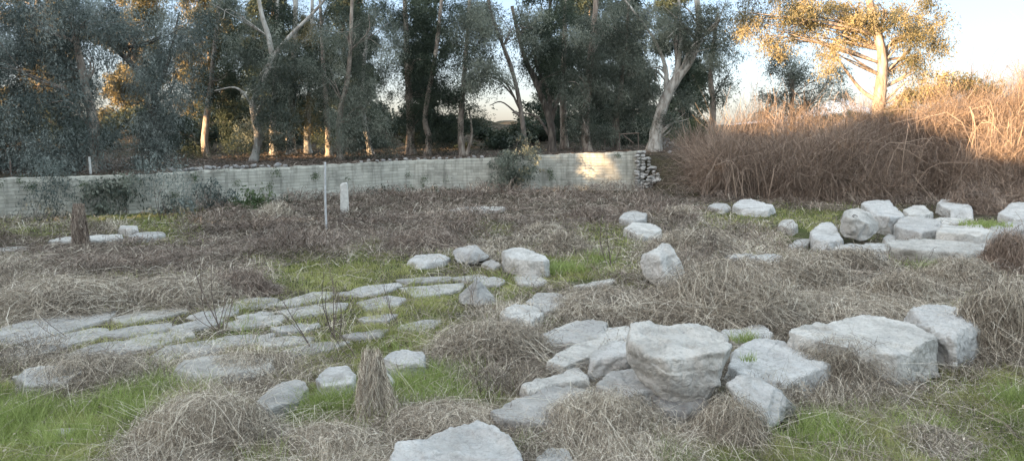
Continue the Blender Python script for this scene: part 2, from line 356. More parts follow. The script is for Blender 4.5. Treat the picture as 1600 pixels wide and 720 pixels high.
#@@STRUCT
# ------------------------------------------------------------------ retaining wall
def build_wall():
    # dense strip along the face, slightly uneven
    s = np.concatenate([[0], np.cumsum(np.linalg.norm(np.diff(wbp[:, :2], axis=0), axis=1))])
    n = 500; m = 14
    t = np.linspace(0, s[-1], n); bx = np.interp(t, s, wbp[:, 0]); by = np.interp(t, s, wbp[:, 1]); bz = np.interp(t, s, wtz)
    V = np.zeros((n, m+3, 3)); uv = np.zeros((n, m+3, 2))
    top = bz+.025*vnoise(np.stack([t*2.5, 0*t, 0*t], -1), 3)+.015*vnoise(np.stack([t*9, 0*t, 0*t], -1), 4)
    for j in range(m):
        k = j/(m-1); z = -.3+(top+.3)*k
        V[:, j] = np.stack([bx, by+.10*k, z], -1); uv[:, j] = np.stack([t, z], -1)
    d = .035*fbm(V[:, :m].reshape(-1, 3)*3, 4, 9).reshape(n, m); V[:, :m, 1] += d
    for q, (dy, dz) in enumerate([(.3, .0), (.62, -.03), (.62, -2.0)]):
        V[:, m+q] = np.stack([bx, by+dy, top+dz], -1); uv[:, m+q] = np.stack([t, top+dy], -1)
    # butt the right end square
    W = m+3
    i = (np.arange(n-1)*W)[:, None]+np.arange(W-1)[None]
    Fc = np.stack([i, i+W, i+W+1, i+1], -1)
    root = empty('retaining_wall', (bx[n//2], by[n//2], 0), 'long low wall of coursed pale stone holding up the terrace of trees', 'wall')
    o = mk('wall_face', V.reshape(-1, 3)-np.array(root.location), Fc, M['wall'], root, smooth=False)
    me = o.data; ul = me.uv_layers.new(name='UVMap'); li = np.zeros(len(me.loops), np.int32); me.loops.foreach_get('vertex_index', li)
    ul.data.foreach_set('uv', uv.reshape(-1, 2)[li].astype(np.float32).ravel())
    return root
wallroot = build_wall()
TUFTS = True
# ------------------------------------------------------------------ rocks
def hull_points(pts):
    bm = bmesh.new()
    for p in pts: bm.verts.new(p)
    r = bmesh.ops.convex_hull(bm, input=bm.verts)
    bmesh.ops.delete(bm, geom=list({e for e in r['geom_interior'] if isinstance(e, bmesh.types.BMVert)}), context='VERTS')
    loose = [v for v in bm.verts if not v.link_faces]
    if loose: bmesh.ops.delete(bm, geom=loose, context='VERTS')
    return bm
def rock_mesh(name, pts, vox, seed, mat, rough=1.0, chips=8, strat=0.0):
    """convex block -> dense skin -> random planar breaks -> fractal surface"""
    pts = np.asarray(pts, float); bm = hull_points(pts)
    bmesh.ops.recalc_face_normals(bm, faces=bm.faces)
    me = bpy.data.meshes.new('tmp'); bm.to_mesh(me); bm.free()
    ob = bpy.data.objects.new('tmp', me); COL.objects.link(ob)
    md = ob.modifiers.new('r', 'REMESH'); md.mode = 'VOXEL'; md.voxel_size = vox; md.use_smooth_shade = True
    sm = ob.modifiers.new('s', 'SMOOTH'); sm.iterations = 1; sm.factor = .35
    dg = bpy.context.evaluated_depsgraph_get(); em = bpy.data.meshes.new_from_object(ob.evaluated_get(dg))
    bpy.data.objects.remove(ob); bpy.data.meshes.remove(me)
    n = len(em.vertices); V = np.zeros(n*3, np.float32); em.vertices.foreach_get('co', V); V = V.reshape(-1, 3).astype(float)
    c = V.mean(0); R = np.random.default_rng(seed)
    ext = V.max(0)-V.min(0); sz = float(min(np.sort(ext)[1], 2.0*np.sort(ext)[0]))
    for k in range(chips):
        nv = R.normal(0, 1, 3); nv[2] *= .9; nv /= np.linalg.norm(nv)
        dd = (V-c)@nv; lim = dd.max()*R.uniform(.87, .985)
        V -= (np.maximum(dd-lim, 0)*R.uniform(.85, .98))[:, None]*nv
    nn = np.zeros(n*3, np.float32); em.vertices.foreach_set('co', V.astype(np.float32).ravel()); em.update(); em.vertices.foreach_get('normal', nn); nn = nn.reshape(-1, 3).astype(float)
    # small local spalls: cut shallow planes around random surface points
    for k in range(chips*2):
        i0 = R.integers(n); p0 = V[i0]; nv = nn[i0]+R.normal(0, .45, 3); nv /= np.linalg.norm(nv); rad = sz*R.uniform(.15, .55)
        near = 1-sstep(np.linalg.norm(V-p0, axis=1), rad*.8, rad)
        dd = (V-p0)@nv+sz*R.uniform(.008, .03); V -= (np.minimum(np.maximum(dd, 0), .045*sz)*.92*near)[:, None]*nv
    q = V/sz+seed*3.1; q2 = V*1.7+seed*3.1
    a = fbm(q*2.1, 3, seed)
    rg = 1-np.abs(fbm(q2*2.2+5, 5, seed+9, .6))*2.6
    st = fbm(q*2.2+9, 2, seed+4)*4; stq = (np.floor(st)+sstep(st-np.floor(st), .42, .58))/4
    fi = fbm(q2*9, 4, seed+2, .65)
    fs = min(sz, 1.0)
    disp = rough*(sz*.018*a+fs*.022*np.clip(rg, -1.2, 1)+sz*.026*stq+fs*.022*fi)
    if strat:
        l = np.sin((V[:, 2]+.15*sz*a)*2*np.pi/(sz*.16))
        disp = disp+sz*strat*.012*np.sign(l)*np.abs(l)**.6
    V = V+nn*disp[:, None]
    em.vertices.foreach_set('co', V.astype(np.float32).ravel()); em.name = name
    em.materials.clear(); em.materials.append(M[mat])
    em.polygons.foreach_set('use_smooth', np.ones(len(em.polygons), bool)); em.update()
    return em, V
ROCKS = []
def place_rock(name, label, pts, mat, seed, cat='stone', group=None, vs=1.0, **kw):
    pts = np.asarray(pts, float); o0 = np.array([pts[:, 0].mean(), pts[:, 1].mean(), pts[:, 2].min()])
    D = pts[:, 1].min(); ext = pts.max(0)-pts.min(0)
    vox = max(.011, D/759*1.25*vs); vox = min(vox, float(np.sort(ext)[0])/5)
    me, V = rock_mesh(name, pts-o0, vox, seed, mat, **kw)
    ob = bpy.data.objects.new(name, me); COL.objects.link(ob); ob.location = o0
    tag(ob, label, cat, group); ROCKS.append((o0, ext, name)); return ob
NS = [100]
def blk(label, top, yt, yb, name='boulder', mat='stone', grow=.05, rough=1.0, z0=0.0, group=None, cat='stone', sink=.12, **kw):
    """block whose upper face is the polygon seen in the photo, its height read from the front edge"""
    NS[0] += 1
    h = CH*(yb-yt)/(yb-195.0)*(1.25 if yb < 425 else 1.0)+z0
    T = np.array([at_z(x, y, h) for x, y in top]); c = T.mean(0)
    T[:, 2] += np.array([.05*h*math.sin(k*2.4+NS[0]) for k in range(len(T))])
    B = T.copy(); B[:, :2] = c[:2]+(B[:, :2]-c[:2])*(1+grow); B[:, 2] = z0-sink
    return place_rock(name, label, np.vstack([T, B]), mat, NS[0], cat, group, rough=rough, **kw)
def cus(label, pts, yb, name='boulder', mat='stone', group=None, back=0, bs=.8, cat='stone', **kw):
    """pts (px,py,k): k metres behind the ground-contact distance"""
    NS[0] += 1
    D = gdist(yb); P = [at_d(a, b, D+k) for a, b, k in pts]
    return place_rock(name, label, np.array(P), mat, NS[0], cat, group, **kw)
# --- foreground
blk('large pale flat-topped rock cut off by the bottom edge of the photo', [(596, 745), (620, 690), (660, 671), (740, 647), (757, 660), (768, 676), (795, 680), (815, 700), (832, 755), (700, 800)], 800, 900, rough=.8)
blk('pale tapering boulder lying just above the bottom-edge rock', [(762, 642), (800, 624), (878, 599), (920, 606), (940, 622), (937, 642), (900, 655), (850, 662), (785, 656)], 656, 688)
blk('greyer wedge stone between the tapering boulder and the jumble behind it', [(814, 603), (850, 586), (905, 569), (919, 578), (918, 592), (860, 606), (820, 612)], 602, 632)
blk('split white stone sloping up to the left of the great block', [(855, 566), (870, 552), (925, 525), (946, 530), (952, 545), (905, 563), (880, 572)], 566, 588)
blk('square-topped stone with a dark pitted front face beside the great block', [(920, 560), (933, 544), (950, 534), (990, 533), (990, 558), (930, 561)], 556, 600, mat='stone', rough=1.5)
blk('half-buried stone tucked under the left side of the great block', [(930, 602), (955, 582), (1000, 574), (1030, 590), (1030, 612), (945, 618)], 614, 655)
blk('long cracked slab behind the jumble left of the great block', [(842, 524), (900, 501), (935, 497), (949, 506), (948, 520), (900, 538), (850, 536)], 533, 552)
blk('small slab wedged behind the great block on its left', [(922, 524), (940, 512), (985, 509), (992, 528), (950, 533)], 530, 548)
cus('great pale block, broad on top and narrow below, balanced on rubble', [
    (975, 528, .62), (978, 510, .95), (992, 501, 1.25), (1060, 501, 1.35), (1105, 511, 1.2), (1147, 524, .9), (1147, 545, .45), (1034, 556, .12), (1140, 549, .25),
    (976, 550, .6), (990, 574, .5), (1012, 602, .35), (1036, 626, .2), (1106, 628, .2), (1135, 590, .28), (1092, 640, .35), (1030, 560, .08),
    (1020, 590, 1.2), (1100, 590, 1.3), (1080, 630, .9), (1030, 615, .9)], 668, name='great_block', rough=.9, chips=10, strat=.4)
blk('shade-toned pedestal stone directly under the great block', [(1022, 622), (1050, 604), (1105, 606), (1100, 634), (1060, 646), (1036, 640)], 640, 672, mat='shade_stone', grow=.25, rough=1.6)
blk('wide pale block with a dark pitted corner, right of the great block', [(1136, 566), (1150, 548), (1175, 533), (1205, 527), (1250, 543), (1302, 560), (1292, 572), (1250, 584), (1222, 600), (1160, 590)], 597, 637, rough=1.2)
cus('leaning rounded stone below the pitted block', [
    (1135, 600, .5), (1150, 586, .6), (1190, 592, .55), (1232, 612, .4), (1244, 632, .3), (1226, 658, .12), (1193, 670, .05), (1172, 646, .1), (1150, 620, .2),
    (1150, 640, .7), (1240, 650, .8), (1200, 600, .9)], 692, rough=.8)
blk('long massive block stretching across the right foreground', [(1216, 522), (1240, 514), (1290, 512), (1350, 495), (1415, 500), (1444, 512), (1468, 532), (1400, 552), (1330, 548), (1255, 534)], 545, 604, name='long_block', rough=.8, grow=.08)
blk('fissured block with a shadowed right end, last of the foreground row', [(1412, 487), (1432, 478), (1478, 476), (1538, 491), (1540, 503), (1522, 512), (1490, 528), (1455, 516)], 524, 578, rough=1.5)
cus('small wedge stone under the fissured block', [(1487, 545, .35), (1505, 535, .4), (1522, 550, .35), (1508, 572, .1), (1490, 566, .1), (1500, 545, .8), (1515, 565, .6)], 575)
blk('low stone behind the great block with a grass tuft on it', [(1124, 518), (1150, 510), (1190, 508), (1208, 520), (1204, 531), (1150, 530)], 529, 548)
# --- middle ground
cus('tall pointed boulder standing on end amid dry tangles', [
    (1001, 408, .3), (1004, 398, .35), (1018, 391, .35), (1035, 379, .5), (1047, 383, .55), (1062, 404, .4), (1072, 440, .35), (1066, 463, .2), (1040, 456, 0), (1025, 447, .1), (1010, 436, .2), (1002, 421, .25),
    (1030, 400, .05), (1040, 430, -.1), (1050, 400, 1.0), (1060, 440, 1.0), (1020, 420, .8)], 465, name='standing_boulder', rough=.9, chips=6)
blk('pale boulder, front one of the joined pair mid-field', [(780, 479), (800, 474), (826, 474), (851, 484), (846, 493), (828, 502), (790, 495)], 495, 515)
blk('rounded pale boulder, rear one of the joined pair mid-field', [(822, 470), (840, 457), (874, 457), (888, 467), (882, 478), (850, 486)], 478, 492)
cus('blocky boulder tilted up on its edge at the back of the paving', [(705, 391, .5), (712, 385, .6), (745, 381, .7), (768, 402, .5), (735, 415, .1), (714, 411, .15), (708, 400, .3), (750, 409, .3), (740, 398, .1), (720, 392, 1.3), (760, 400, 1.3)], 418, name='tilted_boulder')
blk('chunky white boulder at the far end of the paving', [(786, 394), (796, 388), (815, 387), (838, 394), (858, 405), (850, 411), (820, 408), (790, 400)], 404, 428)
cus('triangular gable-shaped stone with dry stalks before it', [(744, 437, .25), (748, 437, .5), (713, 464, .2), (716, 476, .1), (745, 480, -.15), (778, 476, .25), (776, 466, .35), (740, 470, .9), (765, 470, 1.0)], 481, name='gable_stone', chips=6, rough=.7, mat='paving')
blk('low pale slab half sunk in grass left of the tilted boulder', [(636, 407), (648, 398), (690, 396), (704, 402), (690, 409), (655, 412)], 409, 416)
blk('small flat stone right behind the tilted boulder', [(752, 410), (768, 405), (784, 412), (770, 418)], 416, 421)
blk('small round-backed stone in the far dry grass', [(968, 340), (975, 332), (995, 329), (1011, 334), (1008, 342), (985, 346)], 341, 350)
blk('grass-wrapped grey boulder just in front of the small round-backed stone', [(975, 356), (990, 347), (1015, 347), (1034, 357), (1030, 364), (1000, 368)], 363, 373)
blk('long pale boulder at the foot of the bramble thicket', [(1145, 321), (1155, 312), (1175, 311), (1212, 322), (1200, 328), (1160, 328)], 324, 333)
blk('small weathered boulder left of the long one by the brambles', [(1106, 322), (1115, 317), (1135, 317), (1142, 323), (1130, 328)], 325, 331, mat='paving')
blk('half-hidden grey boulder in the grass below the long one by the brambles', [(1216, 351), (1222, 343), (1238, 342), (1247, 352), (1238, 357)], 354, 362, mat='paving')
blk('narrow kerb-like stone in grass before the standing boulder', [(884, 448), (920, 441), (958, 434), (963, 438), (925, 447), (892, 452)], 450, 453, name='kerb_stone')
blk('flat slab at the foot of the chunky white boulder', [(800, 431), (840, 430), (858, 438), (840, 446), (812, 443)], 444, 447, name='paving_slab', mat='paving')
# --- right-hand row
blk('cube-like white boulder leaning against the holed drum', [(1267, 362), (1280, 350), (1296, 345), (1305, 353), (1316, 374), (1290, 377), (1270, 372)], 371, 385)
cus('rounded drum-like boulder pierced by a small dark hole', [
    (1308, 350, .4), (1312, 335, .5), (1325, 327, .6), (1345, 324, .7), (1362, 331, .6), (1374, 347, .5), (1375, 362, .4), (1365, 376, .25), (1340, 381, .1), (1322, 374, .1), (1310, 362, .25),
    (1325, 340, .0), (1345, 336, .05), (1358, 350, .0), (1335, 360, -.1), (1340, 335, 1.3), (1360, 350, 1.3), (1320, 350, 1.2)], 383, name='drum_boulder', rough=.6, chips=14)
blk('large boulder with a sheer shaded face behind the holed drum', [(1346, 319), (1358, 314), (1388, 313), (1396, 321), (1412, 335), (1390, 340), (1362, 334)], 332, 353)
blk('rough rounded boulder half way along the back of the right-hand row', [(1412, 328), (1425, 321), (1445, 322), (1458, 332), (1440, 337), (1420, 336)], 332, 343)
blk('trapezoid flat-topped boulder, rearmost of the right-hand row', [(1465, 318), (1470, 312), (1505, 312), (1514, 318), (1522, 331), (1490, 331)], 328, 341)
blk('pale boulder cut by the right edge of the photo', [(1562, 332), (1580, 318), (1620, 317), (1650, 330), (1630, 342), (1585, 342)], 338, 355)
blk('humped white boulder left of the squared ashlar in the right row', [(1398, 350), (1410, 340), (1440, 338), (1472, 345), (1474, 356), (1440, 362), (1405, 358)], 355, 374)
blk('squared ashlar with a level top in the right-hand row', [(1463, 362), (1470, 351), (1530, 350), (1556, 358), (1550, 364), (1510, 366)], 362, 385, name='ashlar', rough=.6)
blk('thin slab lying behind the humped boulder and the ashlar', [(1445, 344), (1470, 339), (1508, 342), (1512, 348), (1470, 349)], 347, 353, mat='stone')
blk('upright small block at the right end of the squared ashlar', [(1546, 354), (1552, 349), (1566, 352), (1568, 362), (1552, 366)], 362, 382)
blk('blocky stone by the right edge of the photo below the cut-off boulder', [(1566, 352), (1575, 346), (1612, 347), (1618, 356), (1590, 362), (1568, 360)], 358, 377)
blk('low platform stone under the holed drum', [(1300, 388), (1320, 381), (1400, 380), (1410, 388), (1350, 394)], 392, 402, mat='paving')
blk('long foundation slab under the humped boulder and ashlar', [(1380, 384), (1395, 374), (1470, 374), (1550, 382), (1565, 390), (1500, 394), (1430, 392)], 391, 406, mat='paving')
blk('pale flat stone left of the cube-like boulder', [(1230, 384), (1245, 374), (1268, 372), (1262, 382), (1240, 387)], 384, 389)
blk('narrow flat stone in the grass left of the grey wedge stone', [(1130, 401), (1150, 396), (1178, 395), (1172, 400), (1140, 404)], 402, 405)
blk('grey wedge stone half under dry grass, centre right', [(1150, 407), (1175, 400), (1200, 396), (1222, 399), (1216, 408), (1180, 412)], 408, 420, mat='paving')
blk('blue-grey buried block below the grey wedge stone', [(1214, 414), (1225, 409), (1255, 410), (1262, 418), (1240, 422)], 420, 428, mat='paving')
blk('small stone in the green hollow below the foundation slab', [(1478, 412), (1488, 406), (1504, 408), (1508, 416), (1490, 418)], 416, 424)
blk('small loose stone in the gap between the holed drum and the humped boulder', [(1378, 372), (1388, 366), (1400, 368), (1402, 375), (1388, 378)], 375, 382)
blk('short stone at the left end of the long foundation slab', [(1345, 402), (1360, 394), (1385, 396), (1386, 405), (1362, 408)], 406, 414, mat='paving')
blk('cracked stone in front of the squared ashlar', [(1478, 396), (1492, 389), (1520, 390), (1526, 398), (1498, 402)], 400, 410, mat='paving')
blk('low block at the right edge under the blocky stone', [(1566, 384), (1580, 376), (1612, 378), (1616, 388), (1586, 392)], 389, 402, mat='paving')
blk('flat stone lying in the far scrub right of the marble slab', [(700, 328), (730, 322), (790, 323), (786, 328), (735, 331)], 329, 333, mat='paving')
# --- left, far
blk('long toppled pale slab left of the overgrown post', [(74, 376), (90, 371), (150, 367), (190, 365), (192, 372), (140, 376)], 374, 379, name='fallen_slab')
blk('squared block lying across the two toppled slabs', [(184, 356), (188, 353), (214, 352), (216, 357), (200, 358)], 357, 368, name='ashlar', rough=.5, chips=6)
blk('toppled pale slab at the right of the squared block', [(196, 369), (215, 363), (255, 360), (258, 365), (225, 371)], 369, 375, name='fallen_slab', rough=.6)
blk('pale slab in the green grass at the left edge of the photo', [(-20, 389), (10, 385), (45, 385), (40, 390), (0, 393)], 391, 394, name='fallen_slab')
# --- left, front
blk('long stone bench veiled in dead grass, front left', [(272, 578), (285, 563), (350, 553), (425, 560), (432, 574), (380, 585), (300, 588)], 585, 604, name='seat_block', mat='paving')
blk('dark mossy boulder sloping towards the left foreground grass', [(396, 628), (430, 600), (470, 592), (482, 604), (470, 622), (420, 640)], 630, 655, mat='paving')
blk('bluish boulder left of the straw-draped post', [(493, 590), (510, 573), (545, 570), (556, 582), (548, 600), (505, 603)], 596, 622)
blk('boulder peeping out right of the straw-draped post', [(572, 590), (585, 578), (605, 577), (617, 594), (606, 605), (580, 604)], 600, 616)
blk('square-edged boulder behind and right of the straw-draped post', [(596, 560), (615, 548), (650, 544), (664, 552), (662, 566), (630, 570)], 564, 592)
blk('grass-veiled kerb block near the left edge', [(18, 590), (40, 572), (115, 568), (132, 582), (100, 596), (40, 600)], 594, 622, mat='paving')
blk('little grey stone lying in the bright grass, bottom left', [(82, 672), (92, 665), (112, 665), (120, 673), (100, 679)], 676, 682, mat='paving')
blk('mound-topped stone near the big straw heap', [(345, 655), (360, 646), (378, 648), (384, 660), (365, 668)], 664, 680, mat='paving')
blk('rounded stone at the bottom edge right of the cut-off rock', [(838, 712), (860, 698), (885, 700), (900, 722), (880, 745), (845, 740)], 735, 770)
# --- paving, sunk courses of the old seating
def pave(label, poly, name, mat, cat, group, rough):
    NS[0] += 1; R = np.random.default_rng(NS[0]); cx = np.mean([p[0] for p in poly]); cy = np.mean([p[1] for p in poly]); T = []
    for i in range(len(poly)):
        (x0, y0), (x1, y1) = poly[i], poly[(i+1) % len(poly)]
        for t in (0, .33, .66):
            k = 1.10+R.uniform(-.05, .05); T.append(at_z(cx+(x0+(x1-x0)*t-cx)*k, cy+(y0+(y1-y0)*t-cy)*(k+R.uniform(-.12, .1))*.92, .04))
    T = np.array(T); B = T.copy(); B[:, 2] = -.22
    T[:, 2] += ground(T[:, 0], T[:, 1])*.8+.01; 
    return place_rock(name, label, np.vstack([T, B]), mat, NS[0], cat, group, rough=rough, chips=2)
PV = [
 ('broad worn slab at the left edge, upper one', [(-30, 524), (40, 502), (95, 492), (170, 489), (150, 503), (60, 528), (-30, 548)]),
 ('broad worn slab at the left edge, lower one', [(-30, 556), (50, 534), (140, 512), (165, 520), (80, 548), (-30, 580)]),
 ('leaf-shaped slab in the far course', [(180, 497), (235, 484), (285, 480), (292, 486), (240, 498), (195, 505)]),
 ('thin slab behind the far course, left part', [(205, 486), (250, 481), (268, 481), (250, 486), (215, 490)]),
 ('slab of the far course with a rounded left end', [(292, 494), (335, 482), (370, 480), (368, 490), (320, 499)]),
 ('short slab of the far course near the thorny stems', [(350, 479), (385, 467), (432, 466), (428, 475), (375, 484)]),
 ('long white slab of the far course', [(428, 475), (488, 458), (522, 456), (508, 466), (450, 479)]),
 ('pale slab of the far course below the green lawn', [(530, 458), (572, 446), (626, 442), (606, 454), (565, 463)]),
 ('thin white slab at the rear right of the paving', [(622, 438), (660, 433), (702, 431), (700, 437), (640, 442)]),
 ('wide slab at the right of the paving', [(628, 448), (700, 443), (722, 440), (715, 452), (680, 460), (650, 464)]),
 ('narrow slab by the foot of the tilted boulder', [(704, 434), (748, 428), (762, 432), (730, 438)]),
 ('square slab right of the gable-shaped stone', [(748, 436), (772, 431), (788, 436), (778, 443), (756, 444)]),
 ('dark veined slab in the second course', [(560, 472), (605, 463), (632, 466), (618, 478), (575, 482)]),
 ('slab of the second course crossed by dead stems', [(438, 486), (500, 474), (540, 474), (528, 484), (460, 494)]),
 ('small slab in the third course', [(560, 495), (598, 490), (618, 491), (604, 500), (570, 503)]),
 ('slab at the right end of the fourth course', [(622, 510), (660, 500), (690, 500), (676, 511), (640, 517)]),
 ('low slab in the middle of the fourth course', [(535, 522), (575, 514), (608, 513), (590, 523), (548, 527)]),
 ('slab of the fourth course left of the bare stems', [(425, 512), (470, 502), (498, 503), (480, 513), (438, 519)]),
 ('buried slab of the nearest course, streaked with grass', [(400, 535), (440, 524), (490, 524), (475, 535), (420, 543)]),
 ('moss-rimmed slab in the second course on the left', [(150, 526), (205, 511), (262, 506), (262, 514), (200, 528)]),
 ('large sunken slab in the third course on the left', [(165, 545), (235, 522), (290, 515), (300, 524), (230, 545), (185, 553)]),
 ('slab with a dark undercut front, nearest course on the left', [(225, 566), (262, 540), (335, 530), (345, 545), (290, 560)]),
 ('slab half covered by straw, far left of the nearest course', [(105, 565), (150, 548), (190, 548), (178, 562), (125, 574)]),
]
PV += [
 ('long slab of the third course between the two fans of bare stems', [(352, 506), (400, 494), (446, 492), (430, 503), (370, 513)]),
 ('low slab lying under the grass below the thorny fan of stems', [(318, 536), (360, 524), (425, 519), (410, 531), (345, 543)]),
 ('pale slab in the third course at the far left', [(96, 556), (140, 540), (200, 533), (190, 544), (130, 562)]),
 ('small worn slab near the left edge, in front of the broad ones', [(10, 596), (50, 578), (95, 566), (90, 578), (40, 596)]),
 ('tapering slab in the fourth course, centre left', [(440, 548), (500, 533), (540, 532), (520, 543), (460, 556)]),
 ('narrow slab of the second course beside the moss-rimmed one', [(268, 512), (310, 500), (350, 498), (335, 507), (285, 520)]),
 ('slab of the second course below the rounded-end slab', [(372, 495), (405, 486), (430, 484), (420, 491), (385, 500)]),
]
for lb, poly in PV:
    yy = max(p[1] for p in poly)
    pave(lb, poly, name='paving_slab', mat='paving', rough=.35, cat='slab', group='sunken courses of worn paving')
# drum hole
p = at_d(1336, 338, gdist(383)+.12); bb = Buf(); 
drum = bpy.data.objects['drum_boulder']
a = np.linspace(0, 2*np.pi, 17)[:-1]
dirn = ray(1336, 338); dirn = dirn/np.linalg.norm(dirn); u = np.cross(dirn, [0, 0, 1]); u /= np.linalg.norm(u); v = np.cross(u, dirn)
dgr = bpy.context.evaluated_depsgraph_get(); dgr.update()
hit, loc, nor, *_ = drum.ray_cast(Vector(np.array([0, 0, CH])-np.array(drum.location)), Vector(dirn))
hp = np.array(loc) if hit else p-np.array(drum.location)
nr = np.array(nor) if hit else -dirn
u = np.cross(nr, [0, 0, 1]); u /= np.linalg.norm(u); v = np.cross(u, nr)
Vh = []
for dz, r in ((-.08, .045), (.004, .056), (.012, .066), (-.02, .072)):
    for t in a: Vh.append(hp+nr*dz+u*math.cos(t)*r+v*math.sin(t)*r*.9)
Vh = np.array(Vh); Fh = []
for k in range(3):
    for j in range(16): Fh.append([k*16+j, k*16+(j+1) % 16, (k+1)*16+(j+1) % 16, (k+1)*16+j])
Fh += [[0+j, 1+j, 14-j, 15-j] for j in range(0, 7)]
ho = mk('socket_hole', Vh, Fh, M['hole'], drum)
# ------------------------------------------------------------------ small stones: wall coping, rubble end, heap
protos = []
for k in range(5):
    R = np.random.default_rng(500+k); q = R.normal(0, 1, (14, 3)); q /= np.linalg.norm(q, axis=1)[:, None]; q *= np.array([.5, .38, .3])*R.uniform(.8, 1.1, (14, 1))
    me, _ = rock_mesh('loose_stone', q, .05, 600+k, 'small', rough=1.2); protos.append(me)
def small(x, y, z, s, label, group, name='loose_stone', sc=(1, 1, 1), mat=None):
    o = bpy.data.objects.new(name, protos[random.randrange(5)]); COL.objects.link(o)
    o.location = (x, y, z); o.scale = (s*sc[0], s*sc[1], s*sc[2]); o.rotation_euler = (random.uniform(-.3, .3), random.uniform(-.3, .3), random.uniform(0, 6.3))
    return tag(o, label, 'stone', group)
for px in list(range(272, 402, 9))+[412, 420, 433, 447]+list(range(566, 760, 11)):
    x = at_d(px, 260, 0.0+float(wall_y(np.interp(px, [a for a, b in WB], wbp[:, 0])))+.3)[0]+random.uniform(-.05, .05)
    y = float(wall_y(x))+random.uniform(.2, .42); s = random.uniform(.24, .42) if px < 500 else random.uniform(.18, .34)
    small(x, y, float(wall_top(x))+s*.2, s, 'pale rubble stone loose on the top left stretch of the long wall' if px < 500 else 'small rubble stone on the top middle stretch of the long wall',
          'loose stones along the left wall top' if px < 500 else 'loose stones along the middle wall top')
# ragged rubble end of the wall (part of the wall)
vb = []; fb = []; nb = 0
for r in range(13):
    zz = r*.15
    wd = .15+(12-r)/12*1.05
    for c in range(int(2+wd/.24)):
        x = XE-.25+c*.25+random.uniform(-.06, .06); y = float(wbp[-1, 1])+random.uniform(-.1, .12)-(.25-.02*r)
        if x > XE+wd: continue
        me = protos[random.randrange(5)]; n = len(me.vertices); V = np.zeros(n*3, np.float32); me.vertices.foreach_get('co', V); V = V.reshape(-1, 3)
        a = random.uniform(0, 6.28); s = random.uniform(.24, .52)
        R3 = np.array([[math.cos(a), -math.sin(a), 0], [math.sin(a), math.cos(a), 0], [0, 0, .75]]); V = (V@R3.T)*s*np.array([1, 1, 1.35])+np.array([x, y, zz+.06])
        t = np.zeros(len(me.polygons)*4, np.int32); me.loops.foreach_get('vertex_index', t); vb.append(V); fb.append(t.reshape(-1, 4)+nb); nb += n
V = np.concatenate(vb)-np.array(wallroot.location)
mk('rubble_end', V, np.concatenate(fb), M['paving'], wallroot, smooth=True)['label'] = 'ragged broken end of rubble stones'
for k in range(46):
    px = random.gauss(1040, 15); t = abs(random.gauss(0, 1)); D = 43+random.uniform(-.6, .6); x = at_d(px, 200, D)[0]; hgt = max(0, 1.0-abs(px-1036)/26)
    small(x, D, float(ground(x, D))+random.uniform(0, 1)*hgt+.05, random.uniform(.22, .4), 'rubble stone in the heap beside the great white-trunked tree', 'rubble heap beside the white-trunked tree')
for px, py, s, lb in ((1104, 257, .5, 'single pale stone on the earth bank under the brambles'), (1046, 267, .3, 'little white stone low on the bare earth bank'),
                      (1072, 232, .5, 'whitish stone near the post at the top of the bank'), (1062, 233, .4, 'smaller stone beside the post at the top of the bank')):
    D = 38.5 if py > 240 else 41; pp = at_d(px, py, D); small(pp[0], D, float(ground(pp[0], D))+.1, s, lb, None)
#@@VEG
# ------------------------------------------------------------------ trees
def leaf_cloud(buf, C, RX, RY, RZ, nstr, L=(.35, 1.0), lw=.05, ll=.22, droop=1.0, clump=.45, seed=0, dens=1.0, lps=10):
    """hanging strands of narrow leaves, gathered in clumps, inside one ellipsoid"""
    R = np.random.default_rng(seed)
    nc = max(3, int(nstr/34))
    q = R.normal(0, 1, (nc, 3)); q /= np.linalg.norm(q, axis=1)[:, None]; rr = R.uniform(.15, 1, nc)**.45
    cc = np.asarray(C)+q*rr[:, None]*np.array([RX, RY, RZ])
    idx = R.integers(0, nc, nstr)
    P0 = cc[idx]+R.normal(0, clump, (nstr, 3))*np.array([.85, .85, .42])*(R.uniform(.5, 1.25, nc)[idx])[:, None]
    ln = R.uniform(L[0], L[1], nstr)
    dr = R.normal(0, .35, (nstr, 3)); dr[:, 2] = -droop+R.normal(0, .25, nstr); dr /= np.linalg.norm(dr, axis=1)[:, None]
    t = R.uniform(0, 1, (nstr, lps))
    P = P0[:, None]+dr[:, None]*(ln[:, None]*t)[..., None]+R.normal(0, .07, (nstr, lps, 3))
    P = P.reshape(-1, 3); n = len(P)
    d = np.repeat(dr, lps, 0)*.9+R.normal(0, .55, (n, 3)); d /= np.linalg.norm(d, axis=1)[:, None]
    sd = np.cross(d, R.normal(0, 1, (n, 3))); sd /= np.linalg.norm(sd, axis=1)[:, None]
    l = ll*R.uniform(.6, 1.3, n)[:, None]; w_ = lw*R.uniform(.7, 1.3, n)[:, None]
    V = np.stack([P, P+d*l*.45-sd*w_*.5, P+d*l, P+d*l*.45+sd*w_*.5], 1)
    ct = R.uniform(.0, .85, nc)[idx]; ti = np.clip(np.repeat(ct, lps)+R.normal(0, .09, n), 0, 1)
    buf.add(V, np.arange(n*4).reshape(-1, 4), np.repeat(ti, 4))
TS = [900]
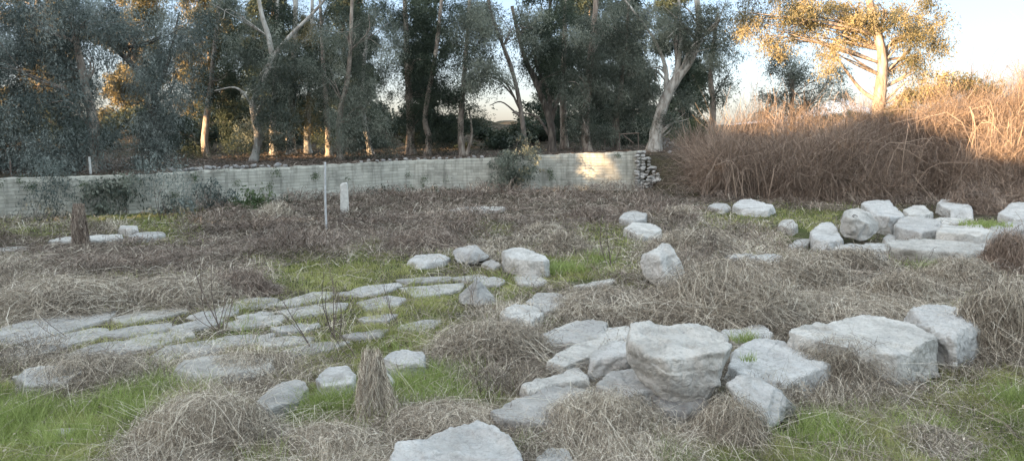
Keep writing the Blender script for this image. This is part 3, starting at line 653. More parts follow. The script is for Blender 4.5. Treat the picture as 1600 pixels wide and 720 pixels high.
def tree(label, D, trunk, r0, blobs, leaf, bark='bark_mid', limbs=(), name='tree', group='trees on the terrace behind the wall', dens=1.0, droop=1.0, L=(.35, 1.0), ll=.15, lw=.034, cat='tree', zs=None, autolimb=True):
    TS[0] += 1; R = np.random.default_rng(TS[0]); m = D/F                     # metres per photo pixel
    tp = [at_d(a, b, D) for a, b in trunk]; gz = float(ground(tp[0][0], D)); tp[0][2] = gz-.1
    base = np.array([tp[0][0], D, gz]); root = empty(name, base, label, cat, group)
    tb = Buf(); sp = spline(tp, 14); rr = np.linspace(r0*m*1.12, r0*m*.42, 14); rr[0] *= 1.35
    tube(tb, sp-base, rr, 10, wob=.05)
    for lm in limbs:
        lp = [at_d(a, b, D+R.uniform(-.2, .2)*0+k*.12) for k, (a, b) in enumerate(lm[0])]
        s2 = spline(lp, 10); tube(tb, s2-base, np.linspace(lm[1]*m, lm[1]*m*.35, 10), 7, wob=.05)
    lb = Buf(); tot = 0
    for k, bl in enumerate(blobs):
        bx, by, rx, ry = bl[:4]; rd = .6*(rx+ry)*m; dk = R.uniform(-.6, .6)*min(rd, 2.0)
        if len(bl) > 4: dk = bl[4]-D; rd = .5
        c = at_d(bx, by, D+dk)
        if autolimb and by < 195 and abs(bx-trunk[-1][0]) > 12:
            j = int(np.argmin(np.abs(sp[:, 2]-(c[2]-1.2)))); s0 = sp[min(j, 12)]
            mid = (s0+c)/2+np.array([R.normal(0, .25), R.normal(0, .25), R.uniform(-.1, .5) if c[2] > s0[2]+.6 else 0])
            for q in range(3):
                e = c+R.normal(0, 1, 3)*np.array([rx*m*.5, rd*.4, ry*m*.5])
                s3 = spline([s0, mid+R.normal(0, .15, 3), e], 9); tube(tb, s3-base, np.linspace(r0*m*.2, .012, 9), 5)
        n = int(rx*ry*m*m*dens*310); n = max(n, 30)
        leaf_cloud(lb, c-base, rx*m, rd, ry*m, n, L, lw, ll, droop, .36, TS[0]*31+k)
    tb.build('trunk', M[bark], root, smooth=True); lb.build('crown', M[leaf], root)
    return root
tree('huge weeping blue-grey tree at the left edge trailing over the wall', 31, [(140, 268), (146, 200), (130, 120), (110, 20)], 9,
     [(20, 30, 80, 60), (105, 20, 80, 55), (60, 95, 80, 60), (130, 90, 50, 50), (40, 165, 60, 50), (110, 175, 62, 48), (70, 225, 40, 42), (20, 225, 38, 35), (120, 225, 30, 30), (74, 262, 22, 24, 26.6), (76, 288, 13, 20, 25.6), (60, 240, 30, 20, 28), (-60, 100, 90, 110), (-40, 220, 50, 50), (160, 20, 50, 40)],
     'leaf_blue', 'bark_mid', dens=1.35, L=(.6, 1.6), ll=.14, lw=.028)
tree('weeping blue-grey tree with a dark diagonal limb, second from the left', 33, [(235, 262), (243, 190), (238, 140), (212, 108), (170, 66)], 7,
     [(230, 45, 60, 50), (285, 35, 45, 45), (265, 110, 50, 45), (235, 150, 40, 45), (250, 200, 40, 45), (228, 240, 24, 26), (268, 258, 9, 20, 27.4), (235, 250, 16, 14, 27.8), (200, 60, 35, 30)],
     'leaf_blue', 'bark_dark', limbs=[([(240, 150), (262, 100), (280, 20)], 4)], dens=1.35, L=(.6, 1.5), ll=.14, lw=.028)
tree('dark tree with its trunk rising behind the pale coping stones', 43, [(325, 258), (320, 215), (332, 110), (345, -20)], 6,
     [(350, 40, 38, 40), (335, 115, 38, 40), (380, 100, 35, 50), (350, 165, 45, 28), (375, 205, 30, 25), (300, 235, 25, 12)], 'leaf_dark', 'bark_mid')
tree('tree with pale forked limbs spreading above the stretch of wall left of the pole', 39, [(395, 258), (404, 215), (395, 160), (425, 92), (408, 20), (400, -30)], 6,
     [(420, 140, 38, 40), (440, 190, 38, 35), (400, 60, 40, 40), (455, 90, 35, 45), (395, 205, 26, 25), (350, 10, 40, 30)], 'leaf_grey', 'bark_pale',
     limbs=[([(425, 92), (450, 60), (490, 20), (520, -15)], 4), ([(395, 165), (370, 138), (335, 142)], 2.5)])
for px, lb in ((428, 'slim sunlit trunk, leftmost of the row of straight trunks left of the pole'), (456, 'flared bright sunlit trunk, widest of the row left of the pole'), (482, 'orange-lit straight trunk just left of the white pole')):
    k = px-428
    tree(lb, 46, [(px, 252), (px-2, 200), (px+3, 120), (px+6, 0)], 5.5 if px != 456 else 7.5, [(px+2, 205-.3*k, 22, 20), (px, 160, 24, 28), (px+6, 100, 28, 36), (px+5, 35, 32, 35)], 'leaf_dark' if px != 482 else 'leaf_sun_gold', 'bark_pale', dens=.9)
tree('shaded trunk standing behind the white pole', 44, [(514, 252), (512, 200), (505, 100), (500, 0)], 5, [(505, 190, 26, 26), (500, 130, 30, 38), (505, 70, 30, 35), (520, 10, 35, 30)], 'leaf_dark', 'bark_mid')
tree('weeping grey-green tree hanging low right of the white pole', 39, [(532, 252), (530, 190), (545, 110), (550, 0)], 5.5,
     [(510, 120, 30, 42), (555, 110, 34, 50), (575, 165, 34, 45), (540, 185, 28, 38), (596, 205, 18, 32), (530, 40, 40, 40), (590, 50, 40, 40), (560, 222, 24, 24)],
     'leaf_grey', 'bark_mid', dens=1.1, L=(.5, 1.6), ll=.14, lw=.028)
tree('tree with a leaning sunlit trunk right of the standing marble slab', 45, [(581, 252), (574, 215), (566, 150), (575, 40)], 5, [(600, 110, 26, 35), (560, 60, 30, 35), (595, 20, 40, 30)], 'leaf_dark', 'bark_pale')
tree('tall dark tree with a straight lit bole left of the wide sky gap', 45, [(642, 250), (641, 180), (636, 90), (632, -20)], 7,
     [(640, 30, 38, 45), (655, 85, 28, 35), (665, 140, 32, 32), (645, 175, 26, 22), (660, 205, 28, 18), (625, 80, 18, 25)], 'leaf_dark', 'bark_mid', dens=1.2, droop=.4)
tree('dark bushy tree with a bent orange-lit bole', 44, [(667, 250), (670, 215), (664, 180), (680, 90), (692, -20)], 5.5,
     [(690, 30, 38, 38), (700, 90, 28, 32), (690, 145, 30, 26), (700, 185, 30, 22), (688, 215, 22, 14)], 'leaf_dark', 'bark_mid', dens=1.2, droop=.4)
tree('narrow dark tree with twin stems by the left side of the white sky gap', 43, [(722, 246), (720, 190), (727, 100), (735, -20)], 5,
     [(738, 25, 38, 35), (735, 80, 26, 30), (722, 180, 28, 22), (740, 130, 16, 24), (712, 140, 16, 25)], 'leaf_dark', 'bark_mid', limbs=[([(728, 246), (737, 210), (733, 170)], 3)], dens=1.1, droop=.4)
tree('silvery tree spreading pale foliage above the white sky gap', 38, [(822, 246), (815, 180), (800, 110), (770, 30), (760, -20)], 4,
     [(745, 40, 40, 36), (780, 25, 45, 32), (740, 95, 32, 34), (770, 115, 28, 22), (730, 125, 20, 18), (830, 40, 25, 30)], 'leaf_grey', 'bark_dark', limbs=[([(812, 170), (790, 130), (760, 118)], 2), ([(815, 185), (785, 160), (765, 165)], 1.6)], dens=1.1)
tree('many-stemmed dark tree right of the white sky gap', 42, [(862, 242), (861, 195), (842, 140), (818, 85), (800, 10)], 6,
     [(815, 90, 26, 22), (845, 60, 36, 36), (850, 15, 45, 30), (872, 110, 28, 30), (838, 120, 14, 12)], 'leaf_dark', 'bark_dark',
     limbs=[([(861, 200), (858, 150), (838, 100), (832, 50)], 4.5), ([(860, 215), (838, 182), (800, 176)], 2.5), ([(861, 195), (880, 120), (885, 40)], 3.5)], droop=.5, dens=.95)
tree('straight dark tree behind the multi-stemmed one', 46, [(882, 240), (880, 150), (882, 60), (884, -20)], 5.5, [(892, 45, 36, 48), (884, 130, 28, 36), (886, 185, 26, 26)], 'leaf_dark', 'bark_mid')
tree('broad drooping tree with a grey bole over the sunlit patch of wall', 41, [(919, 240), (914, 200), (920, 120), (930, 20), (932, -20)], 7,
     [(915, 70, 38, 46), (945, 35, 40, 42), (930, 130, 36, 40), (905, 190, 26, 26), (935, 200, 24, 18), (900, 130, 25, 30)], 'leaf_grey', 'bark_mid', dens=1.2)
tree('drooping grey tree with twin slender stems by the metal frame', 42, [(966, 240), (964, 180), (975, 100), (985, -20)], 4,
     [(980, 70, 36, 46), (965, 135, 32, 38), (995, 150, 30, 36), (955, 185, 24, 20), (985, 195, 26, 16), (975, 20, 38, 30)], 'leaf_grey', 'bark_mid', limbs=[([(957, 240), (958, 200), (962, 150)], 2.5)], dens=1.2)
tree('great white-trunked tree forking above the right end of the wall', 40.5, [(1021, 240), (1027, 200), (1036, 165), (1054, 128), (1080, 92), (1093, 45), (1086, -20)], 10,
     [(1040, 30, 36, 34), (1090, 25, 34, 30), (1010, 95, 24, 36), (1020, 150, 22, 24), (1108, 75, 22, 26), (1040, 185, 22, 12), (1075, 60, 18, 22), (1060, 185, 26, 10), (1000, 25, 30, 30), (1075, 150, 18, 20), (1125, 20, 24, 28)],
     'leaf_grey', 'bark_pale', limbs=[([(1054, 128), (1064, 70), (1060, -10)], 5), ([(1040, 140), (1040, 105), (1018, 55), (972, -5)], 4), ([(1093, 45), (1075, 15), (1050, 5)], 2)], dens=.95)
tree('thin tree standing alone in front of the pale sky right of the white trunk', 47, [(1113, 214), (1114, 160), (1110, 110), (1122, 20)], 5,
     [(1118, 50, 26, 32), (1112, 105, 26, 28), (1130, 145, 22, 20), (1096, 140, 16, 20), (1142, 115, 12, 16), (1148, 60, 16, 25)], 'leaf_dark', 'bark_mid', dens=.8)
tree('small dusky green tree between the thicket and the golden tree', 46, [(1240, 220), (1238, 160), (1240, 125)], 4,
     [(1285, 178, 24, 16), (1232, 82, 22, 16), (1205, 172, 20, 16), (1318, 150, 14, 16), (1225, 110, 26, 26), (1255, 125, 28, 28), (1235, 155, 28, 22), (1275, 150, 22, 20), (1210, 145, 16, 18), (1262, 180, 30, 16), (1300, 115, 18, 18)], 'leaf_grey', 'bark_dark', dens=1.0, droop=.5)
tree('tall golden-lit tree on the right with a stout pale trunk', 37, [(1370, 230), (1374, 160), (1379, 90), (1362, 20), (1355, -20)], 10,
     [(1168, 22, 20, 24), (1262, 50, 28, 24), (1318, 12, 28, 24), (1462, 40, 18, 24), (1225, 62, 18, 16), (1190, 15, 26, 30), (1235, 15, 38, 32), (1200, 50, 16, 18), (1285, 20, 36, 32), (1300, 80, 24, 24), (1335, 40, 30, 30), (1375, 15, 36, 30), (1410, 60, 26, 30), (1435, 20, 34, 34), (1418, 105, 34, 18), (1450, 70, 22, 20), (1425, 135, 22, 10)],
     'leaf_sun_gold', 'bark_mid', dens=1.15, limbs=[([(1374, 160), (1345, 140), (1318, 105), (1300, 80)], 3.5), ([(1379, 95), (1410, 92), (1440, 108)], 2.5)])
# tufts rooted in the wall face
wt = Buf(); R0 = np.random.default_rng(5)
for k in range(20):
    px = R0.uniform(-20, 990); D0 = float(wall_y(np.interp(px, [a for a, b in WB], wbp[:, 0]))); x = (px-800)/F*D0; D0 = float(wall_y(x)); tz = float(wall_top(x)); z = tz*R0.uniform(.25, 1.0)**.6
    leaf_cloud(wt, np.array([x, D0-.02, z-.03])-np.array(wallroot.location), .08, .05, .07, int(R0.integers(4, 14)), (.04, .16), .03, .07, .8, .06, 9000+k)
wt.build('wall_tufts', M['shrub'], wallroot)
# shrubs and trailing growth
def shrub(label, D, base_px, blobs, leaf='shrub', group=None, dens=1.2, name='shrub', **kw):
    return tree(label, D, [(base_px[0], base_px[1]), (base_px[0]+2, base_px[1]-12)], 1.5, blobs, leaf, 'bark_dark', name=name, group=group, cat='shrub', dens=dens, L=(.1, .45), ll=.15, lw=.05, autolimb=False, **kw)
shrub('golden-lit shrub crowning the bramble thicket below the golden tree', 35.5, (1470, 200), [(1440, 145, 40, 14), (1490, 128, 30, 16), (1530, 140, 20, 10), (1400, 165, 20, 12)], 'leaf_sun_gold', dens=1.6)
shrub('feathery grey-green shrub spilling down over the middle of the wall', 36.3, (800, 255), [(800, 225, 26, 20), (790, 255, 22, 22), (818, 262, 18, 22), (800, 280, 18, 12), (828, 235, 14, 16)], 'leaf_grey', dens=.8, droop=1.0)
shrub('trailing dark green creeper hanging on the left part of the wall', 27.0, (152, 330), [(150, 290, 16, 14), (158, 310, 12, 16), (172, 286, 14, 10)], 'leaf_grey', dens=1.6)
shrub('second trailing creeper on the wall, right of the larger one', 27.6, (196, 330), [(195, 285, 13, 12), (202, 297, 9, 9)], 'leaf_grey', dens=1.6)
shrub('low dark bush at the wall foot near the left', 27.4, (270, 335), [(272, 322, 14, 12), (288, 312, 9, 10)], 'leaf_blue', dens=1.2)
shrub('blue-grey bush at the wall foot, left of the green one', 29.0, (322, 330), [(322, 300, 13, 22), (342, 312, 16, 16)], 'leaf_blue', dens=1.0)
shrub('bright green bush at the wall foot left of the pole', 28.8, (392, 332), [(390, 305, 16, 14), (400, 318, 18, 12), (375, 318, 14, 12)], 'shrub', dens=1.2)
shrub('dusky bush between the green one and the pole', 29.5, (445, 330), [(432, 318, 14, 9), (452, 326, 14, 9)], 'leaf_dark', dens=1.2)
shrub('dark undergrowth at the wall foot right of the marble slab', 34.5, (600, 312), [(600, 300, 18, 9), (622, 304, 15, 7)], 'leaf_dark', dens=1.2)
shrub('low leafy plants at the wall foot below the twin dark trees', 36.5, (680, 300), [(672, 290, 12, 7), (695, 292, 12, 6)], 'shrub', dens=1.2)
shrub('green bush behind the stump-like heap of stones right of the white trunk', 45, (1070, 226), [(1075, 196, 22, 16), (1062, 205, 16, 14), (1095, 205, 14, 14)], 'shrub', dens=1.2)
shrub('dark evergreen scrub far behind the thicket below the mountain', 52, (1300, 215), [(1300, 188, 26, 12), (1335, 182, 22, 10), (1270, 195, 20, 12)], 'shrub', dens=2)
# ---- farther trees closing the background
bgl = ['far tree, warm-lit foliage beyond the left end of the wall', 'far tree glowing between the second and third trunks', 'far tree behind the pale forked limbs', 'far tree behind the row of straight trunks', 'far tree behind the weeping grey-green tree',
       'far dark tree left of the wide sky gap', 'far dark tree behind the multi-stemmed tree', 'far tree behind the broad drooping tree', 'far tree behind the twin slender stems', 'far tree behind the great white trunk']
for k, (px, wd) in enumerate([(60, 60), (210, 55), (330, 55), (430, 60), (540, 55), (668, 32), (862, 40), (925, 40), (985, 45), (1060, 40)]):
    D = 56+4*((k*7) % 5)
    R = np.random.default_rng(k)
    tree(bgl[k], D, [(px, 232), (px+3, 150), (px-4, 60), (px, -30)], 5, [(px+R.uniform(-.6, .6)*wd, yy, wd*.55, 34) for yy in (195, 165, 130, 95, 50, 0) for _ in (0, 1)],
         'leaf_sun_gold' if k in (0, 1, 2) else 'leaf_dark', 'bark_mid', name='background_tree', group='farther trees behind the front row', dens=.42, ll=.30, lw=.08)
# dark undergrowth mass behind the trunks
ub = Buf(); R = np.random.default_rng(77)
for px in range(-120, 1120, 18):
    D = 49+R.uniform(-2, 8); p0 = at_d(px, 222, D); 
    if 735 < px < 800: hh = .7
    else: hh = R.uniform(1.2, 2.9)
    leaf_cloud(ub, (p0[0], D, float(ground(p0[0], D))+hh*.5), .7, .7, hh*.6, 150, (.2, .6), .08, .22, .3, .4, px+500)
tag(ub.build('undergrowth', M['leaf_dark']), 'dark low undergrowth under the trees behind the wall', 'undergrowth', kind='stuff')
# ---- unseen belt added left of the dig; its crowns and gaps shape the shade
def belt(x, y, hgt, zb, label, sp=2.6):
    R = np.random.default_rng(int(abs(x*7+y*13))+3); gz = float(ground(x, y)); root = empty('tree', (x, y, gz), label, 'tree', 'unseen tree belt added left of the dig for shade')
    tb = Buf(); tube(tb, spline([(0, 0, -.2), (.2, .1, hgt*.5), (0, 0, hgt*.9)], 8), np.linspace(.3, .08, 8), 8); tb.build('trunk', M['bark_mid'], root, smooth=True)
    lb = Buf(); z = zb
    while z < hgt:
        for q in range(3):
            leaf_cloud(lb, (R.uniform(-1.6, 1.6), R.uniform(-sp, sp), z), 2.0, min(2.4, sp+.3), 1.5, 260, (.4, 1.0), .22, .5, .8, .5, R.integers(1e6))
        z += 1.4
    lb.build('crown', M['leaf_dark'], root)
# x, y, top, crown base
SHADE_BELT = [(-33, y, 6.9, .6) for y in range(-42, 2, 5)]+[(-33, 3.2, 7.0, .6), (-34, 7.9, 17, 1.0), (-34.5, 11.0, 18, 8.8), (-34, 14.0, 18, 1.0), (-35, 16.8, 18, 1.0), (-34, 20.5, 18, 1.0), (-35, 24.5, 18, 7.6), (-34, 29, 18, 7.4), (-35, 33.5, 18, 7.2), (-36, 38, 17, 1.0)]
#@@SHADE_BELT
words = ['first', 'second', 'third', 'fourth', 'fifth', 'sixth', 'seventh', 'eighth', 'ninth', 'tenth', 'eleventh', 'twelfth', 'thirteenth', 'fourteenth', 'fifteenth', 'sixteenth', 'seventeenth', 'eighteenth', 'nineteenth', 'twentieth']
for k, b in enumerate(SHADE_BELT): belt(*b, words[k]+' unseen shade-casting tree from the near end of the belt left of the dig', 1.0 if 7 < b[1] < 15 else 2.6)
for k, y in enumerate((24, 28.5, 33)):  # unseen clumps added below the belt's sun gap, blocking lower rays
    x = -35; gz = float(ground(x, y)); root = empty('shade_hedge', (x, y, gz), words[k]+' unseen clump of the dense hedge under the tree belt', 'shade_hedge', 'hedge under the tree belt'); lb = Buf()
    leaf_cloud(lb, (0, 0, 1.4), 1.4, 3.2, 1.5, 900, (.3, .6), .22, .45, .4, .5, 4000+k); lb.build('foliage', M['leaf_dark'], root)
# ------------------------------------------------------------------ ground cover
def blades(buf, P, h, w_, lean, tint, K=4):
    S = len(P); a = rng.uniform(0, 2*np.pi, S); t = np.linspace(0, 1, K)
    le = (lean*h)[:, None]*t[None]**1.8
    Q = P[:, None]+np.stack([np.cos(a)[:, None]*le, np.sin(a)[:, None]*le, h[:, None]*t[None]*(1-.25*lean[:, None]*t[None])], -1)
    ribbons(buf, Q, w_, tint)
def tangle(buf, P, ln, rise, w_, tint, K=6, curl=.8, up=.15):
    """dead stalks: wandering ribbons that arch up and fall back"""
    S = len(P); a = rng.uniform(0, 2*np.pi, S)
    t = np.linspace(0, 1, K); seg = (ln/(K-1))[:, None]
    ang = a[:, None]+np.cumsum(rng.normal(0, curl, (S, K)), 1)
    dx = np.cumsum(np.cos(ang)*seg, 1); dy = np.cumsum(np.sin(ang)*seg, 1)
    z = rise[:, None]*np.sin(np.pi*np.clip(t*rng.uniform(.6, 1.05, (S, 1)), 0, 1))+rng.normal(0, .015, (S, K))
    ribbons(buf, P[:, None]+np.stack([dx, dy, np.abs(z)+.01], -1), w_, tint, taper=False)
def rock_mask(P):
    """True where a point is clear of every rock top"""
    ok = np.ones(len(P), bool)
    for o0, ext, nm in ROCKS:
        if nm == 'paving_slab': continue
        d = ((P[:, 0]-o0[0])/(ext[0]*.46))**2+((P[:, 1]-o0[1])/(ext[1]*.46))**2; ok &= d > 1
    return ok
def scatter(n, y0=296, y1=800, x0=-260, x1=1860):
    px = rng.uniform(x0, x1, n); py = rng.uniform(y0, y1, n)
    P = at_ground(px, py); P[:, 2] = ground(P[:, 0], P[:, 1]); k = (P[:, 2] < .5); px, py, P = px[k], py[k], P[k]
    return px, py, P
def sel(n, codes, probs, sgn=1, **kw):
    px, py, P = scatter(n, **kw); c = cover(px, py)
    pr = np.zeros(5)
    for a, b in zip(codes, probs): pr[a] = b
    pn = .5+sgn*1.3*fbm(P*np.array([1.3, 1.3, 0]), 3, 41)
    k = (rng.uniform(0, 1, len(c)) < pr[c]*np.clip(pn+.35, .15, 1)) & rock_mask(P)
    return P[k], c[k], py[k]
# green grass
P, c, py = sel(760000, (2, 4, 1, 0), (1, .8, .38, .34), sgn=-1); D = P[:, 1]
gb = Buf(); sc = np.clip(D/9, .8, 3.2); patch = np.clip(.45+.6*fbm(P*np.array([.9, .9, 0]), 3, 61), 0, 1)
tuf = np.clip(.55+1.3*fbm(P*np.array([2.6, 2.6, 0]), 3, 66), .3, 1.7)
blades(gb, P, rng.uniform(.05, .17, len(P))*tuf*(1+.10*(sc-1)), .007*sc, rng.uniform(.2, 1.1, len(P)), np.clip(patch+rng.normal(0, .17, len(P)), 0, 1))
tag(gb.build('grass', M['grass']), 'short bright green grass between the stones', 'grass', kind='stuff')
P, c, py = sel(420000, (4, 2), (1, .07)); D = P[:, 1]; sc = np.clip(D/9, .8, 3)
gb = Buf(); blades(gb, P, rng.uniform(.12, .32, len(P))*np.clip(.7+1.2*fbm(P*np.array([2.2, 2.2, 0]), 3, 67), .35, 1.5), 0.008*sc, rng.uniform(.2, .9, len(P)), np.clip(rng.normal(.5, .2, len(P))+.5*fbm(P*np.array([1.4, 1.4, 0]), 3, 68), 0, 1), K=5)
tag(gb.build('tall_grass', M['lush']), 'longer lush green grass in clumps', 'grass', kind='stuff')
# dry grass
P, c, py = sel(620000, (1, 0, 2, 4, 3), (1, .06, .07, .03, .35)); D = P[:, 1]; sc = np.clip(D/9, .8, 3.4); n = len(P)
gb = Buf(); P[c == 0, 2] += .02
tangle(gb, P, rng.uniform(.15, .6, n)*(1+.12*(sc-1)), np.abs(rng.normal(0, .085, n))*np.where(c == 0, .4, 1)*(.5+1.3*np.clip(.5+fbm(P*np.array([1.6, 1.6, 0]), 3, 90), 0, 1))+.02, .0046*sc, np.clip(rng.beta(.8, 1.1, n)*.8+.1+.45*fbm(P*np.array([.8, .8, 0]), 4, 91), 0, 1), K=6, curl=.6)
tag(gb.build('dry_grass', M['straw']), 'matted dead grey grass stalks covering the field', 'dry grass', kind='stuff')
gb2 = Buf(); P, c, py = sel(50000, (1, 0, 2, 3), (.22, .05, .03, .05), y0=400); n = len(P); sc = np.clip(P[:, 1]/9, .8, 3)
tangle(gb2, P, rng.uniform(.6, 1.5, n), rng.uniform(.03, .24, n), .0040*sc, rng.uniform(.55, 1, n), K=7, curl=.13)
tag(gb2.build('fallen_stalks', M['straw']), 'long pale dead stalks lying across the field', 'dry stalks', kind='stuff')
gb3 = Buf(); P, c, py = sel(26000, (1, 2, 4), (.35, .12, .08), y0=520); n = len(P); q = P+np.stack([rng.normal(0, .02, n), rng.normal(0, .02, n), rng.uniform(.05, .3, n)], -1); u_ = rng.normal(0, 1, (n, 3))*.006; v_ = rng.normal(0, 1, (n, 3))*.006
gb3.add(np.stack([q-u_, q-v_, q+u_, q+v_], 1), np.arange(n*4).reshape(-1, 4), np.repeat(rng.uniform(.45, .8, n), 4))
tag(gb3.build('seed_heads', M['straw']), 'tiny pale seed heads among the weeds', 'seed heads', kind='stuff')
def tuft(px, py, z, r, h, n, label, name='grass_tuft'):
    p = at_z(px, py, z); a = rng.uniform(0, 6.28, n); rr = r*rng.uniform(0, 1, n)**.7; b = Buf()
    blades(b, np.stack([np.cos(a)*rr, np.sin(a)*rr*.7, -.03+0*a], -1), h*rng.uniform(.4, 1, n), .008*np.clip(p[1]/9, .8, 3)*np.ones(n), rng.uniform(.2, 1.0, n), np.clip(rng.normal(.55, .22, n), 0, 1), K=6)
    o = b.build(name, M['lush']); o.location = p; tag(o, label, 'grass tuft')
tuft(812, 712, .0, .22, .34, 260, 'green grass tuft between the cut-off rock and the tapering boulder')
tuft(1170, 560, .38, .10, .16, 60, 'tiny grass tuft growing on the pitted block beside the great block')
tuft(1165, 530, .22, .22, .2, 160, 'grass tuft on the low stone behind the great block')
tuft(505, 648, .0, .42, .38, 520, 'lush dark green grass clump left of the straw-draped post')
tuft(640, 615, .0, .38, .34, 420, 'lush grass clump right of the straw-draped post')
tuft(700, 610, .0, .40, .30, 420, 'bright grass clump below the sprawling grey weeds')
tuft(882, 425, .0, .55, .36, 520, 'vivid green grass clump right of the chunky white boulder')
tuft(632, 512, .0, .20, .16, 140, 'small vivid green tuft at the right end of the paving')
tuft(1540, 352, .45, .7, .25, 400, 'yellow-green grass tuft on top of the right-hand row')
tuft(1480, 425, .0, .8, .3, 500, 'dark green plants in the hollow below the right-hand row')
tuft(235, 612, .0, .45, .34, 480, 'tall green grass clump behind the big pale straw heap')
# brown scrub band
P, c, py = sel(500000, (3, 1, 2), (1, .10, .03), y1=800); D = P[:, 1]; sc = np.clip(D/9, .8, 3.4); n = len(P)
hm = np.clip(.5+1.5*fbm(P*np.array([.8, .8, 0]), 3, 71), .12, 1.7)
hm = hm*np.interp(py, [400, 480, 560], [1, .5, .35]); gb = Buf(); P2 = P.copy(); P2[:, 2] += rng.uniform(0, .3, n)*hm
tangle(gb, P2, rng.uniform(.3, .8, n), (np.abs(rng.normal(0, .16, n))+.05)*hm, .0055*sc, np.clip(rng.beta(.9, 1.3, n)*.85+.08+.4*fbm(P*np.array([.7, .7, 0]), 4, 92), 0, 1), K=6, curl=.7)
tag(gb.build('scrub', M['brush']), 'low brown dead scrub spreading across the back of the field', 'scrub', kind='stuff')
# litter on the terrace and the bank
n = 60000; px = rng.uniform(-200, 1700, n); DD = rng.uniform(29, 60, n); xx = at_d(px, 240, DD)[:, 0]; P = np.stack([xx, DD, ground(xx, DD)], -1); P = P[P[:, 2] > .25]; n = len(P)
gb = Buf(); tangle(gb, P, rng.uniform(.2, .7, n), np.abs(rng.normal(0, .08, n)), .025*np.ones(n), rng.beta(1.2, 3, n), K=4)
tag(gb.build('litter', M['brush']), 'brown bark and leaf litter under the trees', 'leaf litter', kind='stuff')
# ------------------------------------------------------------------ mounds of dead weeds
MD = [ # px, base y, half width px, height px, label, material
 (285, 712, 92, 80, 'big pale heap of tangled straw in the left foreground', 'straw', 1.2),
 (1152, 510, 108, 92, 'large dome of tangled dead weeds right of the standing boulder', 'straw', 1.3),
 (1350, 603, 70, 60, 'curtain of dead weeds hanging over the long block', 'straw', 1.1),
 (1165, 702, 50, 62, 'dark thick mat of dead weeds under the right side of the great block', 'straw', 1.0),
 (950, 694, 84, 60, 'pale straw spilling left below the great block', 'straw', 1.2),
 (770, 568, 82, 52, 'sprawling grey weeds left of the cracked slab', 'straw', 1.0),
 (1430, 474, 46, 48, 'peaked cone of dead weeds behind the fissured block', 'straw', 1.0),
 (1275, 452, 62, 46, 'rounded dead-weed mound in front of the holed drum', 'straw', 1.0),
 (1350, 430, 50, 38, 'dead weeds climbing the platform stone', 'straw', .9),
 (885, 398, 34, 34, 'small pale weed mound by the bright grass beyond the chunky boulder', 'straw', .8),
 (1066, 345, 26, 22, 'round weed-covered hump near the foot of the bank', 'straw', .8),
 (940, 344, 40, 18, 'brownish weed hump left of the small round-backed stone', 'brush', .8),
 (850, 368, 30, 16, 'low weed hump in the middle distance behind the chunky boulder', 'straw', .8),
 (1600, 556, 56, 118, 'tall ragged dead weeds at the right edge beside the fissured block', 'straw', 1.0),
 (960, 500, 95, 36, 'brownish mat of straw in front of the standing boulder', 'straw', 1.0),
 (1345, 508, 120, 34, 'combed-over straw ridge behind the long block', 'straw', 1.2),
 (100, 616, 95, 46, 'grey tangle of dead weeds by the left edge', 'straw', 1.0),
 (360, 590, 60, 24, 'flattened weeds over the stone bench', 'straw', 1.0),
 (60, 492, 110, 44, 'swept grey weeds behind the left-edge slabs', 'straw', 1.0),
 (240, 478, 90, 34, 'long grey weed swell behind the left paving', 'straw', .9),
 (1100, 395, 55, 30, 'grey weed swell beyond the standing boulder', 'straw', .9),
 (1185, 440, 45, 30, 'weeds hugging the grey wedge stone', 'straw', .9),
 (425, 345, 24, 26, 'pointed tuft of grey weeds before the wall', 'straw', .8),
 (1530, 445, 55, 38, 'weeds in the hollow below the squared ashlar', 'straw', .9),
 (1600, 430, 34, 70, 'orange-brown dead bush at the right edge', 'bramble', .9),
 (690, 690, 95, 34, 'brown curled weeds behind the cut-off foreground rock', 'straw', 1.0),
 (490, 716, 66, 30, 'seedy grey weeds at the bottom left of centre', 'straw', .9),
 (730, 720, 0, 0, '', '', 0),
 (360, 462, 45, 34, 'thorny grey scrub above the far course of slabs', 'brush', .8),
 (660, 390, 48, 26, 'grey scrub left of the tilted boulder', 'brush', .8),
 (1500, 705, 55, 22, 'thin dead weeds in the lower right grass', 'straw', .5),
 (1670, 330, 60, 50, 'reddish dead weeds past the right edge', 'bramble', .6),
 (1540, 335, 34, 45, 'reddish tuft at the thicket foot behind the trapezoid boulder', 'bramble', .8),
]
